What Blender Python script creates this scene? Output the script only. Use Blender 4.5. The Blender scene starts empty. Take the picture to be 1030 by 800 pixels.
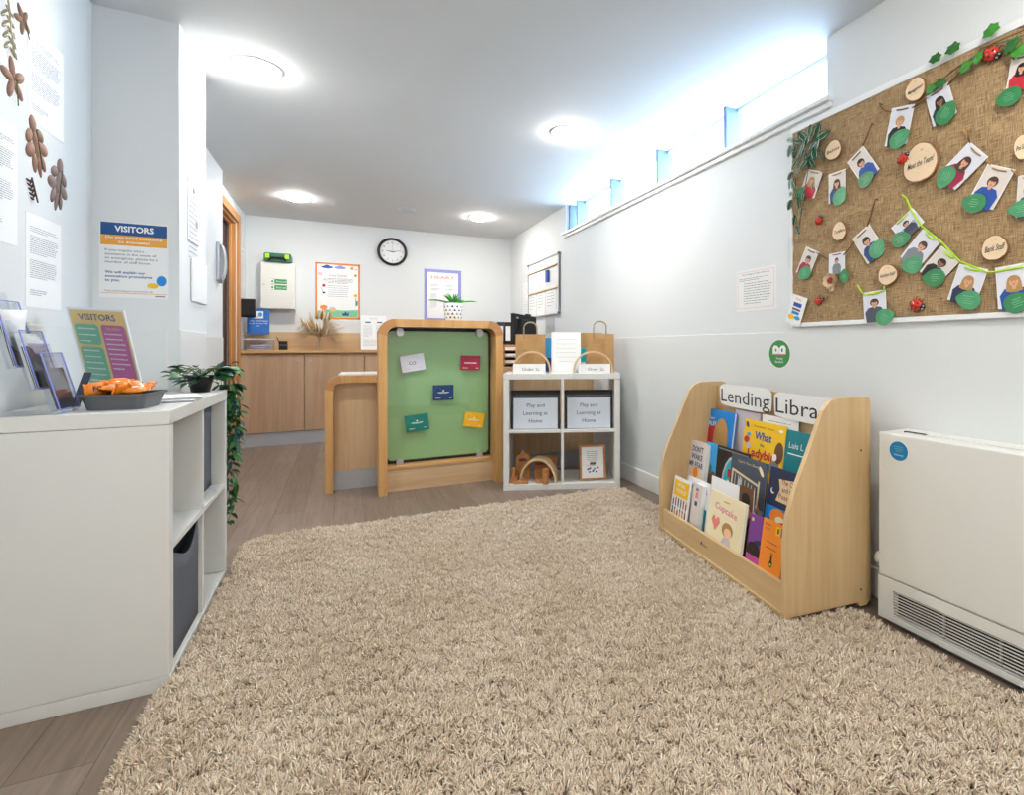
import bpy, math, random
import numpy as np
from mathutils import Matrix, Vector
R = math.radians
rnd = random.Random(7)
scene = bpy.context.scene
COL = scene.collection

# ---------------------------------------------------------------- camera numbers
F = 514.2; CX = 605.0; CY = 349.0; EYE = 0.947
TH = R(26.74); SN = math.sin(TH); CS = math.cos(TH)

def ray(px, py):
    u = (px - CX) / F; v = (CY - py) / F
    return Vector((CS*u + SN, -SN*u + CS, v))

def hit(px, py, o, n):
    d = ray(px, py); o = Vector(o); n = Vector(n); e = Vector((0, 0, EYE))
    return e + d * ((o - e).dot(n) / d.dot(n))

# ---------------------------------------------------------------- materials
MATS = {}
def lin(h):
    h = h.lstrip('#'); c = [int(h[i:i+2], 16)/255 for i in (0, 2, 4)]
    return tuple((x/12.92 if x <= .04045 else ((x+.055)/1.055)**2.4) for x in c) + (1,)

def mat(name, col, rough=.5, metal=0., bump=0., scale=60., var=0., spec=.5, emit=None, strength=0., coat=0.):
    if name in MATS: return MATS[name]
    m = bpy.data.materials.new(name); m.use_nodes = True
    nt = m.node_tree; b = nt.nodes['Principled BSDF']
    c = lin(col)
    b.inputs['Base Color'].default_value = c
    b.inputs['Roughness'].default_value = rough
    b.inputs['Metallic'].default_value = metal
    b.inputs['Specular IOR Level'].default_value = spec
    b.inputs['Coat Weight'].default_value = coat
    if emit:
        b.inputs['Emission Color'].default_value = lin(emit); b.inputs['Emission Strength'].default_value = strength
    tc = nt.nodes.new('ShaderNodeTexCoord')
    nz = nt.nodes.new('ShaderNodeTexNoise'); nz.inputs['Scale'].default_value = scale; nz.inputs['Detail'].default_value = 3
    nt.links.new(tc.outputs['Object'], nz.inputs['Vector'])
    if var:
        mr = nt.nodes.new('ShaderNodeMapRange'); mr.inputs['To Min'].default_value = 1-var; mr.inputs['To Max'].default_value = 1+var
        nt.links.new(nz.outputs['Fac'], mr.inputs['Value'])
        mx = nt.nodes.new('ShaderNodeVectorMath'); mx.operation = 'SCALE'; mx.inputs[0].default_value = c[:3]
        nt.links.new(mr.outputs[0], mx.inputs['Scale']); nt.links.new(mx.outputs[0], b.inputs['Base Color'])
    if bump:
        bp = nt.nodes.new('ShaderNodeBump'); bp.inputs['Strength'].default_value = bump; bp.inputs['Distance'].default_value = .01
        nt.links.new(nz.outputs['Fac'], bp.inputs['Height']); nt.links.new(bp.outputs[0], b.inputs['Normal'])
    MATS[name] = m
    return m

def wood(name, c1, c2, axis='z', scale=1., rough=.42, contrast=1.0):
    """fine straight grain running along one object axis"""
    if name in MATS: return MATS[name]
    m = bpy.data.materials.new(name); m.use_nodes = True
    nt = m.node_tree; b = nt.nodes['Principled BSDF']; N = nt.nodes.new; L = nt.links.new
    tc = N('ShaderNodeTexCoord'); mp = N('ShaderNodeMapping')
    s = {'x': (1.5, 28, 28), 'y': (28, 1.5, 28), 'z': (28, 28, 1.5)}[axis]
    mp.inputs['Scale'].default_value = [k*scale for k in s]
    nz = N('ShaderNodeTexNoise'); nz.inputs['Scale'].default_value = 1.6; nz.inputs['Detail'].default_value = 6; nz.inputs['Distortion'].default_value = .6
    n2 = N('ShaderNodeTexNoise'); n2.inputs['Scale'].default_value = .35; n2.inputs['Detail'].default_value = 2
    L(tc.outputs['Object'], mp.inputs['Vector']); L(mp.outputs[0], nz.inputs['Vector']); L(mp.outputs[0], n2.inputs['Vector'])
    ad = N('ShaderNodeMath'); ad.operation = 'ADD'; L(nz.outputs['Fac'], ad.inputs[0]); L(n2.outputs['Fac'], ad.inputs[1])
    mr = N('ShaderNodeMapRange'); mr.inputs['From Min'].default_value = .7; mr.inputs['From Max'].default_value = 1.3
    L(ad.outputs[0], mr.inputs['Value'])
    mx = N('ShaderNodeMix'); mx.data_type = 'RGBA'
    mx.inputs['A'].default_value = lin(c1); mx.inputs['B'].default_value = lin(c2)
    L(mr.outputs[0], mx.inputs['Factor']); L(mx.outputs['Result'], b.inputs['Base Color'])
    b.inputs['Roughness'].default_value = rough
    bp = N('ShaderNodeBump'); bp.inputs['Strength'].default_value = .05; bp.inputs['Distance'].default_value = .002
    L(nz.outputs['Fac'], bp.inputs['Height']); L(bp.outputs[0], b.inputs['Normal'])
    MATS[name] = m
    return m

def floor_mat():
    m = bpy.data.materials.new('vinyl plank floor'); m.use_nodes = True
    nt = m.node_tree; b = nt.nodes['Principled BSDF']; N = nt.nodes.new; L = nt.links.new
    tc = N('ShaderNodeTexCoord'); mp = N('ShaderNodeMapping'); mp.inputs['Rotation'].default_value = (0, 0, R(90)); mp.inputs['Location'].default_value = (.3, .05, 0)
    L(tc.outputs['Object'], mp.inputs['Vector'])
    br = N('ShaderNodeTexBrick'); br.inputs['Scale'].default_value = 1
    br.inputs['Brick Width'].default_value = .92; br.inputs['Row Height'].default_value = .152
    br.inputs['Mortar Size'].default_value = .0012; br.inputs['Bias'].default_value = 0; br.offset = .37; br.squash = 1
    br.inputs['Color1'].default_value = lin('#7f6d5f'); br.inputs['Color2'].default_value = lin('#8e7d70'); br.inputs['Mortar'].default_value = lin('#5f5147')
    L(mp.outputs[0], br.inputs['Vector'])
    m2 = N('ShaderNodeMapping'); m2.inputs['Scale'].default_value = (34, 2.2, 1); L(tc.outputs['Object'], m2.inputs['Vector'])
    nz = N('ShaderNodeTexNoise'); nz.inputs['Scale'].default_value = 1.3; nz.inputs['Detail'].default_value = 6; nz.inputs['Distortion'].default_value = 1.2
    L(m2.outputs[0], nz.inputs['Vector'])
    mr = N('ShaderNodeMapRange'); mr.inputs['From Min'].default_value = .3; mr.inputs['From Max'].default_value = .7
    mr.inputs['To Min'].default_value = .80; mr.inputs['To Max'].default_value = 1.14; L(nz.outputs['Fac'], mr.inputs['Value'])
    vm = N('ShaderNodeVectorMath'); vm.operation = 'SCALE'; L(br.outputs['Color'], vm.inputs[0]); L(mr.outputs[0], vm.inputs['Scale'])
    L(vm.outputs[0], b.inputs['Base Color']); b.inputs['Roughness'].default_value = .42
    bp = N('ShaderNodeBump'); bp.inputs['Strength'].default_value = .12; bp.inputs['Distance'].default_value = .002
    L(nz.outputs['Fac'], bp.inputs['Height']); L(bp.outputs[0], b.inputs['Normal'])
    return m

def hessian_mat():
    m = bpy.data.materials.new('hessian'); m.use_nodes = True
    nt = m.node_tree; b = nt.nodes['Principled BSDF']; N = nt.nodes.new; L = nt.links.new
    tc = N('ShaderNodeTexCoord'); out = []
    for s in ((420, 26, 1), (26, 420, 1)):
        mp = N('ShaderNodeMapping'); mp.inputs['Scale'].default_value = s; L(tc.outputs['Object'], mp.inputs['Vector'])
        nz = N('ShaderNodeTexNoise'); nz.inputs['Scale'].default_value = 1; nz.inputs['Detail'].default_value = 2; L(mp.outputs[0], nz.inputs['Vector']); out.append(nz)
    ad = N('ShaderNodeMath'); ad.operation = 'ADD'; L(out[0].outputs['Fac'], ad.inputs[0]); L(out[1].outputs['Fac'], ad.inputs[1])
    mr = N('ShaderNodeMapRange'); mr.inputs['From Min'].default_value = .75; mr.inputs['From Max'].default_value = 1.25; L(ad.outputs[0], mr.inputs['Value'])
    mx = N('ShaderNodeMix'); mx.data_type = 'RGBA'; mx.inputs['A'].default_value = lin('#7d6245'); mx.inputs['B'].default_value = lin('#c3a67c')
    L(mr.outputs[0], mx.inputs['Factor']); L(mx.outputs['Result'], b.inputs['Base Color']); b.inputs['Roughness'].default_value = .95
    big = N('ShaderNodeTexNoise'); big.inputs['Scale'].default_value = 3.4; big.inputs['Detail'].default_value = 3; big.inputs['Distortion'].default_value = 1.5
    L(tc.outputs['Object'], big.inputs['Vector'])
    b1 = N('ShaderNodeBump'); b1.inputs['Strength'].default_value = .45; b1.inputs['Distance'].default_value = .05; L(big.outputs['Fac'], b1.inputs['Height'])
    b2 = N('ShaderNodeBump'); b2.inputs['Strength'].default_value = .6; b2.inputs['Distance'].default_value = .001; L(mr.outputs[0], b2.inputs['Height'])
    L(b1.outputs[0], b2.inputs['Normal']); L(b2.outputs[0], b.inputs['Normal'])
    return m

def pile_mat():
    m = bpy.data.materials.new('rug yarn'); m.use_nodes = True
    nt = m.node_tree; b = nt.nodes['Principled BSDF']; N = nt.nodes.new; L = nt.links.new
    at = N('ShaderNodeAttribute'); at.attribute_name = 'tint'
    mx = N('ShaderNodeMix'); mx.data_type = 'RGBA'; mx.inputs['A'].default_value = lin('#cfb698'); mx.inputs['B'].default_value = lin('#fff2df')
    L(at.outputs['Fac'], mx.inputs['Factor']); L(mx.outputs['Result'], b.inputs['Base Color'])
    b.inputs['Roughness'].default_value = .85; b.inputs['Sheen Weight'].default_value = .15
    return m

def clear_mat(name, tint='#ffffff', rough=.02, gl=.12):
    """thin clear sheet: mostly straight-through transmission plus a fresnel reflection"""
    m = bpy.data.materials.new(name); m.use_nodes = True
    nt = m.node_tree; nt.nodes.clear(); N = nt.nodes.new; L = nt.links.new
    t = N('ShaderNodeBsdfTransparent'); t.inputs['Color'].default_value = lin(tint)
    g = N('ShaderNodeBsdfGlossy'); g.inputs['Roughness'].default_value = rough
    lw_ = N('ShaderNodeLayerWeight'); lw_.inputs['Blend'].default_value = .5      # Schlick reflectance, same for both faces of the thin sheet
    pw = N('ShaderNodeMath'); pw.operation = 'POWER'; pw.inputs[1].default_value = 5; L(lw_.outputs['Facing'], pw.inputs[0])
    fr = N('ShaderNodeMath'); fr.operation = 'MULTIPLY_ADD'; fr.inputs[1].default_value = .95; fr.inputs[2].default_value = .045; L(pw.outputs[0], fr.inputs[0])
    mx = N('ShaderNodeMixShader'); o = N('ShaderNodeOutputMaterial')
    L(fr.outputs[0], mx.inputs[0]); L(t.outputs[0], mx.inputs[1]); L(g.outputs[0], mx.inputs[2]); L(mx.outputs[0], o.inputs[0])
    MATS[name] = m
    return m

# ---------------------------------------------------------------- mesh builder
def frame(o, ex, ey):
    ex = Vector(ex).normalized(); ey = Vector(ey).normalized(); ez = ex.cross(ey)
    m = Matrix.Identity(4)
    for i in range(3): m[i][0] = ex[i]; m[i][1] = ey[i]; m[i][2] = ez[i]; m[i][3] = o[i]
    return m
def T(x=0, y=0, z=0): return Matrix.Translation((x, y, z))
def RZ(d): return Matrix.Rotation(R(d), 4, 'Z')
def RX(d): return Matrix.Rotation(R(d), 4, 'X')
def RY(d): return Matrix.Rotation(R(d), 4, 'Y')

GLY = {}
def glyphs(s, bold=0., res=2):
    k = (s, bold, res)
    if k in GLY: return GLY[k]
    cu = bpy.data.curves.new('t', 'FONT'); cu.body = s; cu.size = 1; cu.resolution_u = res; cu.offset = bold
    ob = bpy.data.objects.new('t', cu)
    me = bpy.data.meshes.new_from_object(ob)
    v = [tuple(p.co) for p in me.vertices]; f = [tuple(p.vertices) for p in me.polygons]
    bpy.data.objects.remove(ob); bpy.data.curves.remove(cu); bpy.data.meshes.remove(me)
    GLY[k] = (v, f)
    return GLY[k]

class MB:
    def __init__(s, M=None): s.v = []; s.f = []; s.mi = []; s.sm = []; s.mats = []; s.M = M or Matrix.Identity(4)
    def add(s, vs, fs, m, smooth=False, X=None):
        A = s.M @ X if X is not None else s.M
        if isinstance(m, str): m = MATS[m]
        if m not in s.mats: s.mats.append(m)
        i = s.mats.index(m); o = len(s.v)
        s.v += [tuple(A @ Vector(p)) for p in vs]
        s.f += [tuple(o+j for j in q) for q in fs]; s.mi += [i]*len(fs); s.sm += [smooth]*len(fs)
        return s
    def box(s, x0, x1, y0, y1, z0, z1, m, X=None):
        v = [(x, y, z) for z in (z0, z1) for y in (y0, y1) for x in (x0, x1)]
        return s.add(v, [(0, 2, 3, 1), (4, 5, 7, 6), (0, 1, 5, 4), (2, 6, 7, 3), (0, 4, 6, 2), (1, 3, 7, 5)], m, X=X)
    def prism(s, pts, z0, z1, m, X=None, smooth=False, mside=None):
        n = len(pts); a = sum(pts[i][0]*pts[(i+1) % n][1]-pts[(i+1) % n][0]*pts[i][1] for i in range(n))
        if a < 0: pts = pts[::-1]
        v = [(p[0], p[1], z0) for p in pts] + [(p[0], p[1], z1) for p in pts]
        s.add(v, [tuple(range(n-1, -1, -1)), tuple(range(n, 2*n))], m, X=X)
        s.add(v, [(i, (i+1) % n, n+(i+1) % n, n+i) for i in range(n)], mside or m, smooth, X)
        return s
    def cyl(s, r, z0, z1, m, n=20, r2=None, X=None, ry=None):
        r2 = r if r2 is None else r2; k = (ry/r) if ry else 1
        v = [(r*math.cos(2*math.pi*i/n), k*r*math.sin(2*math.pi*i/n), z0) for i in range(n)] + [(r2*math.cos(2*math.pi*i/n), k*r2*math.sin(2*math.pi*i/n), z1) for i in range(n)]
        s.add(v, [tuple(range(n-1, -1, -1)), tuple(range(n, 2*n))], m, X=X)
        s.add(v, [(i, (i+1) % n, n+(i+1) % n, n+i) for i in range(n)], m, True, X)
        return s
    def lathe(s, prof, m, n=24, X=None):
        v = [(r*math.cos(2*math.pi*i/n), r*math.sin(2*math.pi*i/n), z) for r, z in prof for i in range(n)]
        f = [(k*n+i, k*n+(i+1) % n, (k+1)*n+(i+1) % n, (k+1)*n+i) for k in range(len(prof)-1) for i in range(n)]
        return s.add(v, f, m, True, X)
    def ball(s, rx, ry, rz, m, n=14, k=8, X=None, top=False):
        v = []; f = []; lo = 0 if top else -math.pi/2
        for j in range(k+1):
            a = lo + (math.pi/2-lo)*j/k
            for i in range(n):
                b = 2*math.pi*i/n; v.append((rx*math.cos(a)*math.cos(b), ry*math.cos(a)*math.sin(b), rz*math.sin(a)))
        for j in range(k):
            for i in range(n): f.append((j*n+i, j*n+(i+1) % n, (j+1)*n+(i+1) % n, (j+1)*n+i))
        if top: f.append(tuple(range(n-1, -1, -1)))
        return s.add(v, f, m, True, X)
    def tube(s, pts, r, m, n=8, X=None, flat=1.):
        pts = [Vector(p) for p in pts]; v = []; f = []; rr = r if isinstance(r, (list, tuple)) else [r]*len(pts)
        up = Vector((.013, .021, 1))
        for i, p in enumerate(pts):
            d = (pts[min(i+1, len(pts)-1)]-pts[max(i-1, 0)]).normalized()
            a = d.cross(up)
            if a.length < .05: a = d.cross(Vector((1, 0, 0)))
            a.normalize(); b = d.cross(a).normalized()
            for k in range(n):
                t = 2*math.pi*k/n; v.append(p + a*math.cos(t)*rr[i] + b*math.sin(t)*rr[i]*flat)
        for i in range(len(pts)-1):
            for k in range(n): f.append((i*n+k, i*n+(k+1) % n, (i+1)*n+(k+1) % n, (i+1)*n+k))
        f.append(tuple(range(n-1, -1, -1))); f.append(tuple((len(pts)-1)*n+k for k in range(n)))
        return s.add(v, f, m, True, X)
    # ---- flat printing in the local XY plane, z outward
    def rect(s, cx, cy, w, h, m, z=.001, rot=0, X=None):
        A = T(cx, cy, z) @ RZ(rot); A = X @ A if X is not None else A
        return s.add([(-w/2, -h/2, 0), (w/2, -h/2, 0), (w/2, h/2, 0), (-w/2, h/2, 0)], [(0, 1, 2, 3)], m, X=A)
    def poly(s, pts, m, z=.001, X=None):
        return s.add([(p[0], p[1], z) for p in pts], [tuple(range(len(pts)))], m, X=X)
    def disc(s, cx, cy, rx, ry, m, z=.001, n=18, rot=0, X=None, a0=0, a1=360):
        A = T(cx, cy, z) @ RZ(rot); A = X @ A if X is not None else A
        full = (a1-a0) >= 360
        k = n if full else n+1
        v = [(rx*math.cos(R(a0+(a1-a0)*i/n)), ry*math.sin(R(a0+(a1-a0)*i/n)), 0) for i in range(k)]
        return s.add(v, [tuple(range(len(v)))], m, X=A)
    def ring(s, cx, cy, r0, r1, m, z=.001, n=24, X=None, a0=0, a1=360):
        v = []; 
        for i in range(n+1):
            a = R(a0+(a1-a0)*i/n)
            v += [(cx+r0*math.cos(a), cy+r0*math.sin(a), z), (cx+r1*math.cos(a), cy+r1*math.sin(a), z)]
        return s.add(v, [(2*i, 2*i+1, 2*i+3, 2*i+2) for i in range(n)], m, X=X)
    def text(s, t, cx, cy, h, m, z=.0015, bold=0., rot=0, shear=0., width=None, align='c', X=None, res=2):
        v, f = glyphs(t, bold, res)
        xs = [p[0] for p in v]; x0, x1 = min(xs), max(xs)
        k = h/.7; kx = k if width is None else width/(x1-x0)
        off = {'c': (x0+x1)/2, 'l': x0, 'r': x1}[align]
        A = T(cx, cy, z) @ RZ(rot); A = X @ A if X is not None else A
        return s.add([((p[0]-off)*kx + shear*(p[1]*k), (p[1]-.35)*k, 0) for p in v], f, m, X=A)
    def bars(s, x0, x1, y, dy, n, m, h=.002, z=.001, X=None, seed=1, last=.6, center=False):
        """rows of tiny words too small to read"""
        q = random.Random(seed)
        for i in range(n):
            xe = x0 + (x1-x0)*(last if i == n-1 else q.uniform(.86, 1)); W = xe-x0
            x = x0 + ((x1-x0)-W)/2 if center else x0; xe = x+W
            while x < xe-.0005:
                w = min(q.uniform(.03, .12)*(x1-x0), xe-x)
                s.rect(x+w/2, y-i*dy, w, h, m, z, X=X); x += w + .018*(x1-x0)
        return s
    def build(s, name, parent=None, M=None, bevel=0, seg=2, solid=0, sub=0):
        me = bpy.data.meshes.new(name); me.from_pydata(s.v, [], s.f)
        for m in s.mats: me.materials.append(m)
        me.polygons.foreach_set('material_index', s.mi); me.polygons.foreach_set('use_smooth', s.sm); me.update()
        o = bpy.data.objects.new(name, me); COL.objects.link(o)
        if parent: o.parent = parent
        elif M is not None: o.matrix_world = M
        if solid: md = o.modifiers.new('s', 'SOLIDIFY'); md.thickness = solid
        if bevel:
            md = o.modifiers.new('b', 'BEVEL'); md.width = bevel; md.segments = seg; md.limit_method = 'ANGLE'; md.angle_limit = R(40)
        if sub: md = o.modifiers.new('u', 'SUBSURF'); md.levels = sub; md.render_levels = sub
        return o

def tag(o, label, cat, group=None, kind=None):
    o['label'] = label; o['category'] = cat
    if group: o['group'] = group
    if kind: o['kind'] = kind
    return o
def thing(name, M, label, cat, group=None):
    o = bpy.data.objects.new(name, None); COL.objects.link(o); o.empty_display_size = .05
    o.matrix_world = M
    return tag(o, label, cat, group)
def struct(o): o['kind'] = 'structure'; return o
def copy_tree(o, M, label, parent=None):
    c = o.copy(); COL.objects.link(c)
    for ch in list(o.children):
        d = ch.copy(); COL.objects.link(d); d.parent = c
        for g in ch.children:
            e = g.copy(); COL.objects.link(e); e.parent = d
    c.matrix_world = M; c['label'] = label
    return c

# ---------------------------------------------------------------- palette
mat('white wall paint', '#e0e4e6', .6, bump=.03, scale=90)
mat('white ceiling paint', '#d9dcdf', .8)
mat('wall cladding', '#dfe3e4', .32, bump=.02, scale=40)
mat('skirting white', '#e9e9e4', .35)
mat('upvc white', '#f0f2f4', .3)
mat('mullion shade grey', '#6d7f98', .4)  # mullions coloured dark to keep a shaded tone against the bright sky
mat('laminate white', '#e2e3e0', .38, bump=.01, scale=200)
mat('metal white', '#e4e4de', .35)
mat('paper', '#f3f4f5', .7)
mat('laminated paper', '#f2f3f4', .18)
mat('ink', '#2c2f38', .6)
mat('pale ink', '#8a8f9c', .7)
mat('grey ink', '#5b606c', .7)
mat('black', '#131316', .35)
mat('matt black', '#1c1c1f', .8, bump=.1, scale=200)
mat('chrome', '#d6d8da', .18, 1.)
mat('steel', '#c9ccd0', .35, .9)
mat('dark gap', '#0b0b0c', .9)
mat('plinth grey', '#b9bcc1', .4, .2)
wood('maple', '#d9bd97', '#c9a47c', 'z')
wood('maple flat', '#dcc09a', '#cba77e', 'x')
wood('maple edge', '#dcae72', '#c9955a', 'z', rough=.38)
wood('maple edge flat', '#dcae72', '#c9955a', 'x', rough=.38)
wood('maple corner', '#c99560', '#b37e4c', 'x', rough=.38)
wood('stand maple', '#dcbf92', '#cdab7b', 'z', rough=.42)
wood('stand maple flat', '#dcbf92', '#cba876', 'x', rough=.42)
wood('door wood', '#d29a60', '#b97c45', 'z', rough=.4)
wood('block wood', '#c58b55', '#a96d3b', 'x', 2.)
wood('arch wood', '#e3c9a0', '#d2b083', 'x', 1.5)
wood('cupboard maple', '#c7a789', '#b79474', 'z', rough=.45)
clear_mat('window glass'); clear_mat('acrylic', '#fafcff', .03)
mat('acrylic edge', '#8d9bf0', .1, coat=.5)
MATS['floor'] = floor_mat(); MATS['hessian'] = hessian_mat(); MATS['yarn'] = pile_mat()
PALETTE = dict(red='#c8283a', crimson='#a8214c', blue='#1f4fa8', navy='#1d3f7a', sky='#3aa3e0', teal='#12816f', yellow='#f2c21c',
    orange='#f08a24', green='#3f9150', leafgreen='#4aa066', lime='#b4e21a', purple='#7c3f92', pink='#ef8fa8', magenta='#c24a9c',
    mint='#86c9a2', cream='#f4e7c2', tan='#dba36c', brown='#6d4a30', grey='#80858c', lightgrey='#c3c7cc', skin='#dea687',
    darkskin='#9a6a4d', hairbrown='#4e3122', hairblonde='#b98e57', hairdark='#231a18', periwinkle='#8f90d8', coral='#f08a80',
    lilac='#c9bfca', night='#2a3150', deepteal='#15808a', plum='#5a4560', sand='#e2cda0', posterblue='#17518f', posterorange='#f2a93c',
    turquoise='#23b4c4', bluebright='#0f86d8', slate='#4a5260', peach='#f3c79a', rose='#a83a3f', cardteal='#0f7f74')
for k, c in PALETTE.items(): mat(k, c, .45)
# ---------------------------------------------------------------- the room
XR = 1.81; YB = 6.05; ZC = 2.244; XL = -.85; XL2 = -.80; XL3 = -.865; YN = -1.4
def sbox(name, *a, m='white wall paint', bevel=0):
    return struct(MB().box(*a, m).build(name, bevel=bevel))
sbox('floor', -1.5, 2.1, YN-.1, YB+.1, -.06, 0, m='floor')
sbox('ceiling', -1.5, 2.2, YN-.1, YB+.1, ZC, ZC+.1, m='white ceiling paint')
sbox('wall_back', -1.5, 2.2, YB, YB+.1, 0, ZC)
sbox('wall_behind', -1.5, 2.2, YN-.1, YN, 0, ZC)
WY0, WY1, WZ = 1.49, 4.32, 1.97
b = MB()
b.box(XR, XR+.26, YN, YB, 0, WZ, 'white wall paint')
b.box(XR, XR+.26, YN, WY0, WZ, ZC, 'white wall paint'); b.box(XR, XR+.26, WY1, YB, WZ, ZC, 'white wall paint')
struct(b.build('wall_right'))
sbox('wall_left', XL-.1, XL, YN, 2.6, 0, ZC)
sbox('wall_pillar', XL-.1, -.59, 2.592, 3.03, 0, ZC)
sbox('wall_inner', XL2-.1, XL2, 3.03, 4.62, 0, ZC)
DY0, DY1, DZ = 4.72, 5.60, 2.07
b = MB()
b.box(XL3-.14, XL3, 4.62, DY0, 0, ZC, 'white wall paint'); b.box(XL3-.14, XL3, DY1, YB, 0, ZC, 'white wall paint')
b.box(XL3-.14, XL3, DY0, DY1, DZ, ZC, 'white wall paint')
struct(b.build('wall_doorway'))
# hygienic cladding up to about a metre, slightly proud of the plaster
CZ = 1.015
sbox('trim_1', XR-.005, XR, YN, YB, .11, CZ, m='wall cladding', bevel=.002)
sbox('trim_2', XL, XL+.005, YN, 2.587, .11, CZ, m='wall cladding', bevel=.002)
sbox('trim_3', XL+.006, -.585, 2.587, 2.592, .11, CZ, m='wall cladding', bevel=.002)
sbox('trim_4', -.59, -.585, 2.593, 3.03, .11, CZ, m='wall cladding', bevel=.002)
sbox('trim_5', XL2, XL2+.005, 3.031, 4.62, .11, CZ, m='wall cladding', bevel=.002)
sbox('trim_6', -.628, -.622, 2.5845, 2.587, .13, CZ, m='skirting white')
sbox('baseboard_right', XR-.018, XR, YN, YB, 0, .11, m='skirting white', bevel=.004)
sbox('baseboard_left', XL, XL+.018, YN, 2.574, 0, .11, m='skirting white', bevel=.004)
sbox('baseboard_pillar', -.59, -.574, 2.594, 3.03, 0, .11, m='skirting white', bevel=.004)
sbox('baseboard_inner', XL2, XL2+.016, 3.032, 4.62, 0, .11, m='skirting white', bevel=.004)
# clerestory window
w = MB()
GX = XR+.13
for y in (WY0+.012, 2.17, 2.84, 3.49, 4.14, WY1-.012):
    w.box(XR+.03, GX+.02, y-.012, y+.012, WZ+.02, ZC, 'mullion shade grey')
w.box(GX-.02, GX+.03, WY0, WY1, WZ, WZ+.03, 'upvc white'); w.box(GX-.02, GX+.03, WY0, WY1, ZC-.02, ZC, 'upvc white')
win = struct(w.build('window_1', bevel=.002))
p = MB()
p.box(GX, GX+.006, WY0+.02, WY1-.02, WZ+.02, ZC-.01, 'window glass')
po = p.build('window_pane', win)
sb = MB()
sb.box(XR-.035, XR+.13, WY0-.03, WY1+.02, WZ-.006, WZ+.016, 'upvc white')
sb.box(XR-.018, XR, WY0-.03, WY1+.02, WZ-.03, WZ-.006, 'upvc white')
struct(sb.build('window_sill', win, bevel=.006, seg=3))
# door on the left
d = MB(); cw = .07
d.box(XL3-.005, XL3+.022, DY1, DY1+cw, 0, DZ+cw, 'door wood'); d.box(XL3-.005, XL3+.022, DY0-cw, DY0, 0, DZ+cw, 'door wood')
d.box(XL3-.005, XL3+.022, DY0, DY1, DZ, DZ+cw, 'door wood')
d.box(XL3-.066, XL3-.005, DY1-.012, DY1, 0, DZ, 'door wood'); d.box(XL3-.066, XL3-.005, DY0, DY0+.012, 0, DZ, 'door wood')
d.box(XL3-.066, XL3-.005, DY0+.012, DY1-.012, DZ-.012, DZ, 'door wood')
d.box(XL3-.060, XL3-.035, DY1-.024, DY1-.012, 0, DZ-.012, 'door wood')
d.box(XL3-.060, XL3-.035, DY0+.012, DY1-.012, DZ-.024, DZ-.012, 'door wood')
door = struct(d.build('door_1', bevel=.006, seg=3))
mat('doorway dark tone', '#3c2f33', .5)  # closed leaf added, its colour painting the darkness of the hall beyond
dl = MB().box(XL3-.115, XL3-.075, DY0+.002, DY1-.002, .01, DZ-.004, 'doorway dark tone').build('door_leaf', door)
dh = MB(T(XL3-.075, DY0+.08, 1.0) @ RY(90)).cyl(.025, 0, .01, 'steel').tube([(0, 0, 0), (0, 0, .04), (0, .11, .04)], .009, 'steel').build('door_handle', door)

# ---------------------------------------------------------------- ceiling lights
mat('lamp diffuser', '#ffffff', .5, emit='#fffaf2', strength=84.)
def ceiling_light(x, y, label):
    t = thing('ceiling_light', T(x, y, ZC), label, 'ceiling light', 'round ceiling lights')
    MB().lathe([(.0, -.001), (.088, -.001), (.100, -.006), (.104, 0)], 'metal white', 28).build('trim_ring', t)
    MB().lathe([(.085, -.004), (.080, -.016), (.055, -.026), (.0001, -.030)][::-1], 'lamp diffuser', 28).build('diffuser', t)
    return t
LP = [(-.36, 2.84, 'round glowing ceiling light next to the white pillar'),
      (1.21, 2.86, 'round glowing ceiling light nearest the high strip window'),
      (-.36, 5.14, 'round glowing ceiling light nearest the wooden door frame'),
      (1.21, 5.12, 'round glowing ceiling light in the far right corner of the ceiling')]
for x, y, l in LP: ceiling_light(x, y, l)
for x, y in ((-.30, .25), (1.15, .25), (.4, -.9)):
    ceiling_light(x, y, 'round ceiling light over the near end of the room')
t = MB(T(.53, 5.13, ZC)).lathe([(.0001, -.012), (.05, -.012), (.075, -.008), (.08, 0)], 'lightgrey', 24).build('smoke_detector')
tag(t, 'small round grey disc fitted to the far ceiling between two lights', 'detector')
# daylight
wld = bpy.data.worlds.new('sky'); scene.world = wld; wld.use_nodes = True
bg = wld.node_tree.nodes['Background']; bg.inputs[0].default_value = (.52, .75, 1, 1); bg.inputs[1].default_value = 11.
pl = bpy.data.lights.new('window_portal', 'AREA'); pl.shape = 'RECTANGLE'; pl.size = WY1-WY0; pl.size_y = .27; pl.cycles.is_portal = True
po_ = bpy.data.objects.new('window_portal', pl); COL.objects.link(po_)
po_.matrix_world = frame((XR+.22, (WY0+WY1)/2, (WZ+ZC)/2), (0, 1, 0), (0, 0, 1))   # -z faces into the room
cam = bpy.data.cameras.new('camera'); co = bpy.data.objects.new('camera', cam); COL.objects.link(co)
co.location = (0, 0, EYE); co.rotation_euler = (R(90), 0, -TH)
cam.sensor_fit = 'HORIZONTAL'; cam.sensor_width = 36; cam.lens = F/1030*36
cam.shift_x = -(CX-515)/1030; cam.shift_y = -(400-CY)/1030; cam.clip_start = .02
scene.camera = co
vs = scene.view_settings; vs.view_transform = 'Standard'; vs.look = 'None'; vs.gamma = 1; vs.use_curve_mapping = False; vs.exposure = 1.12

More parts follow.
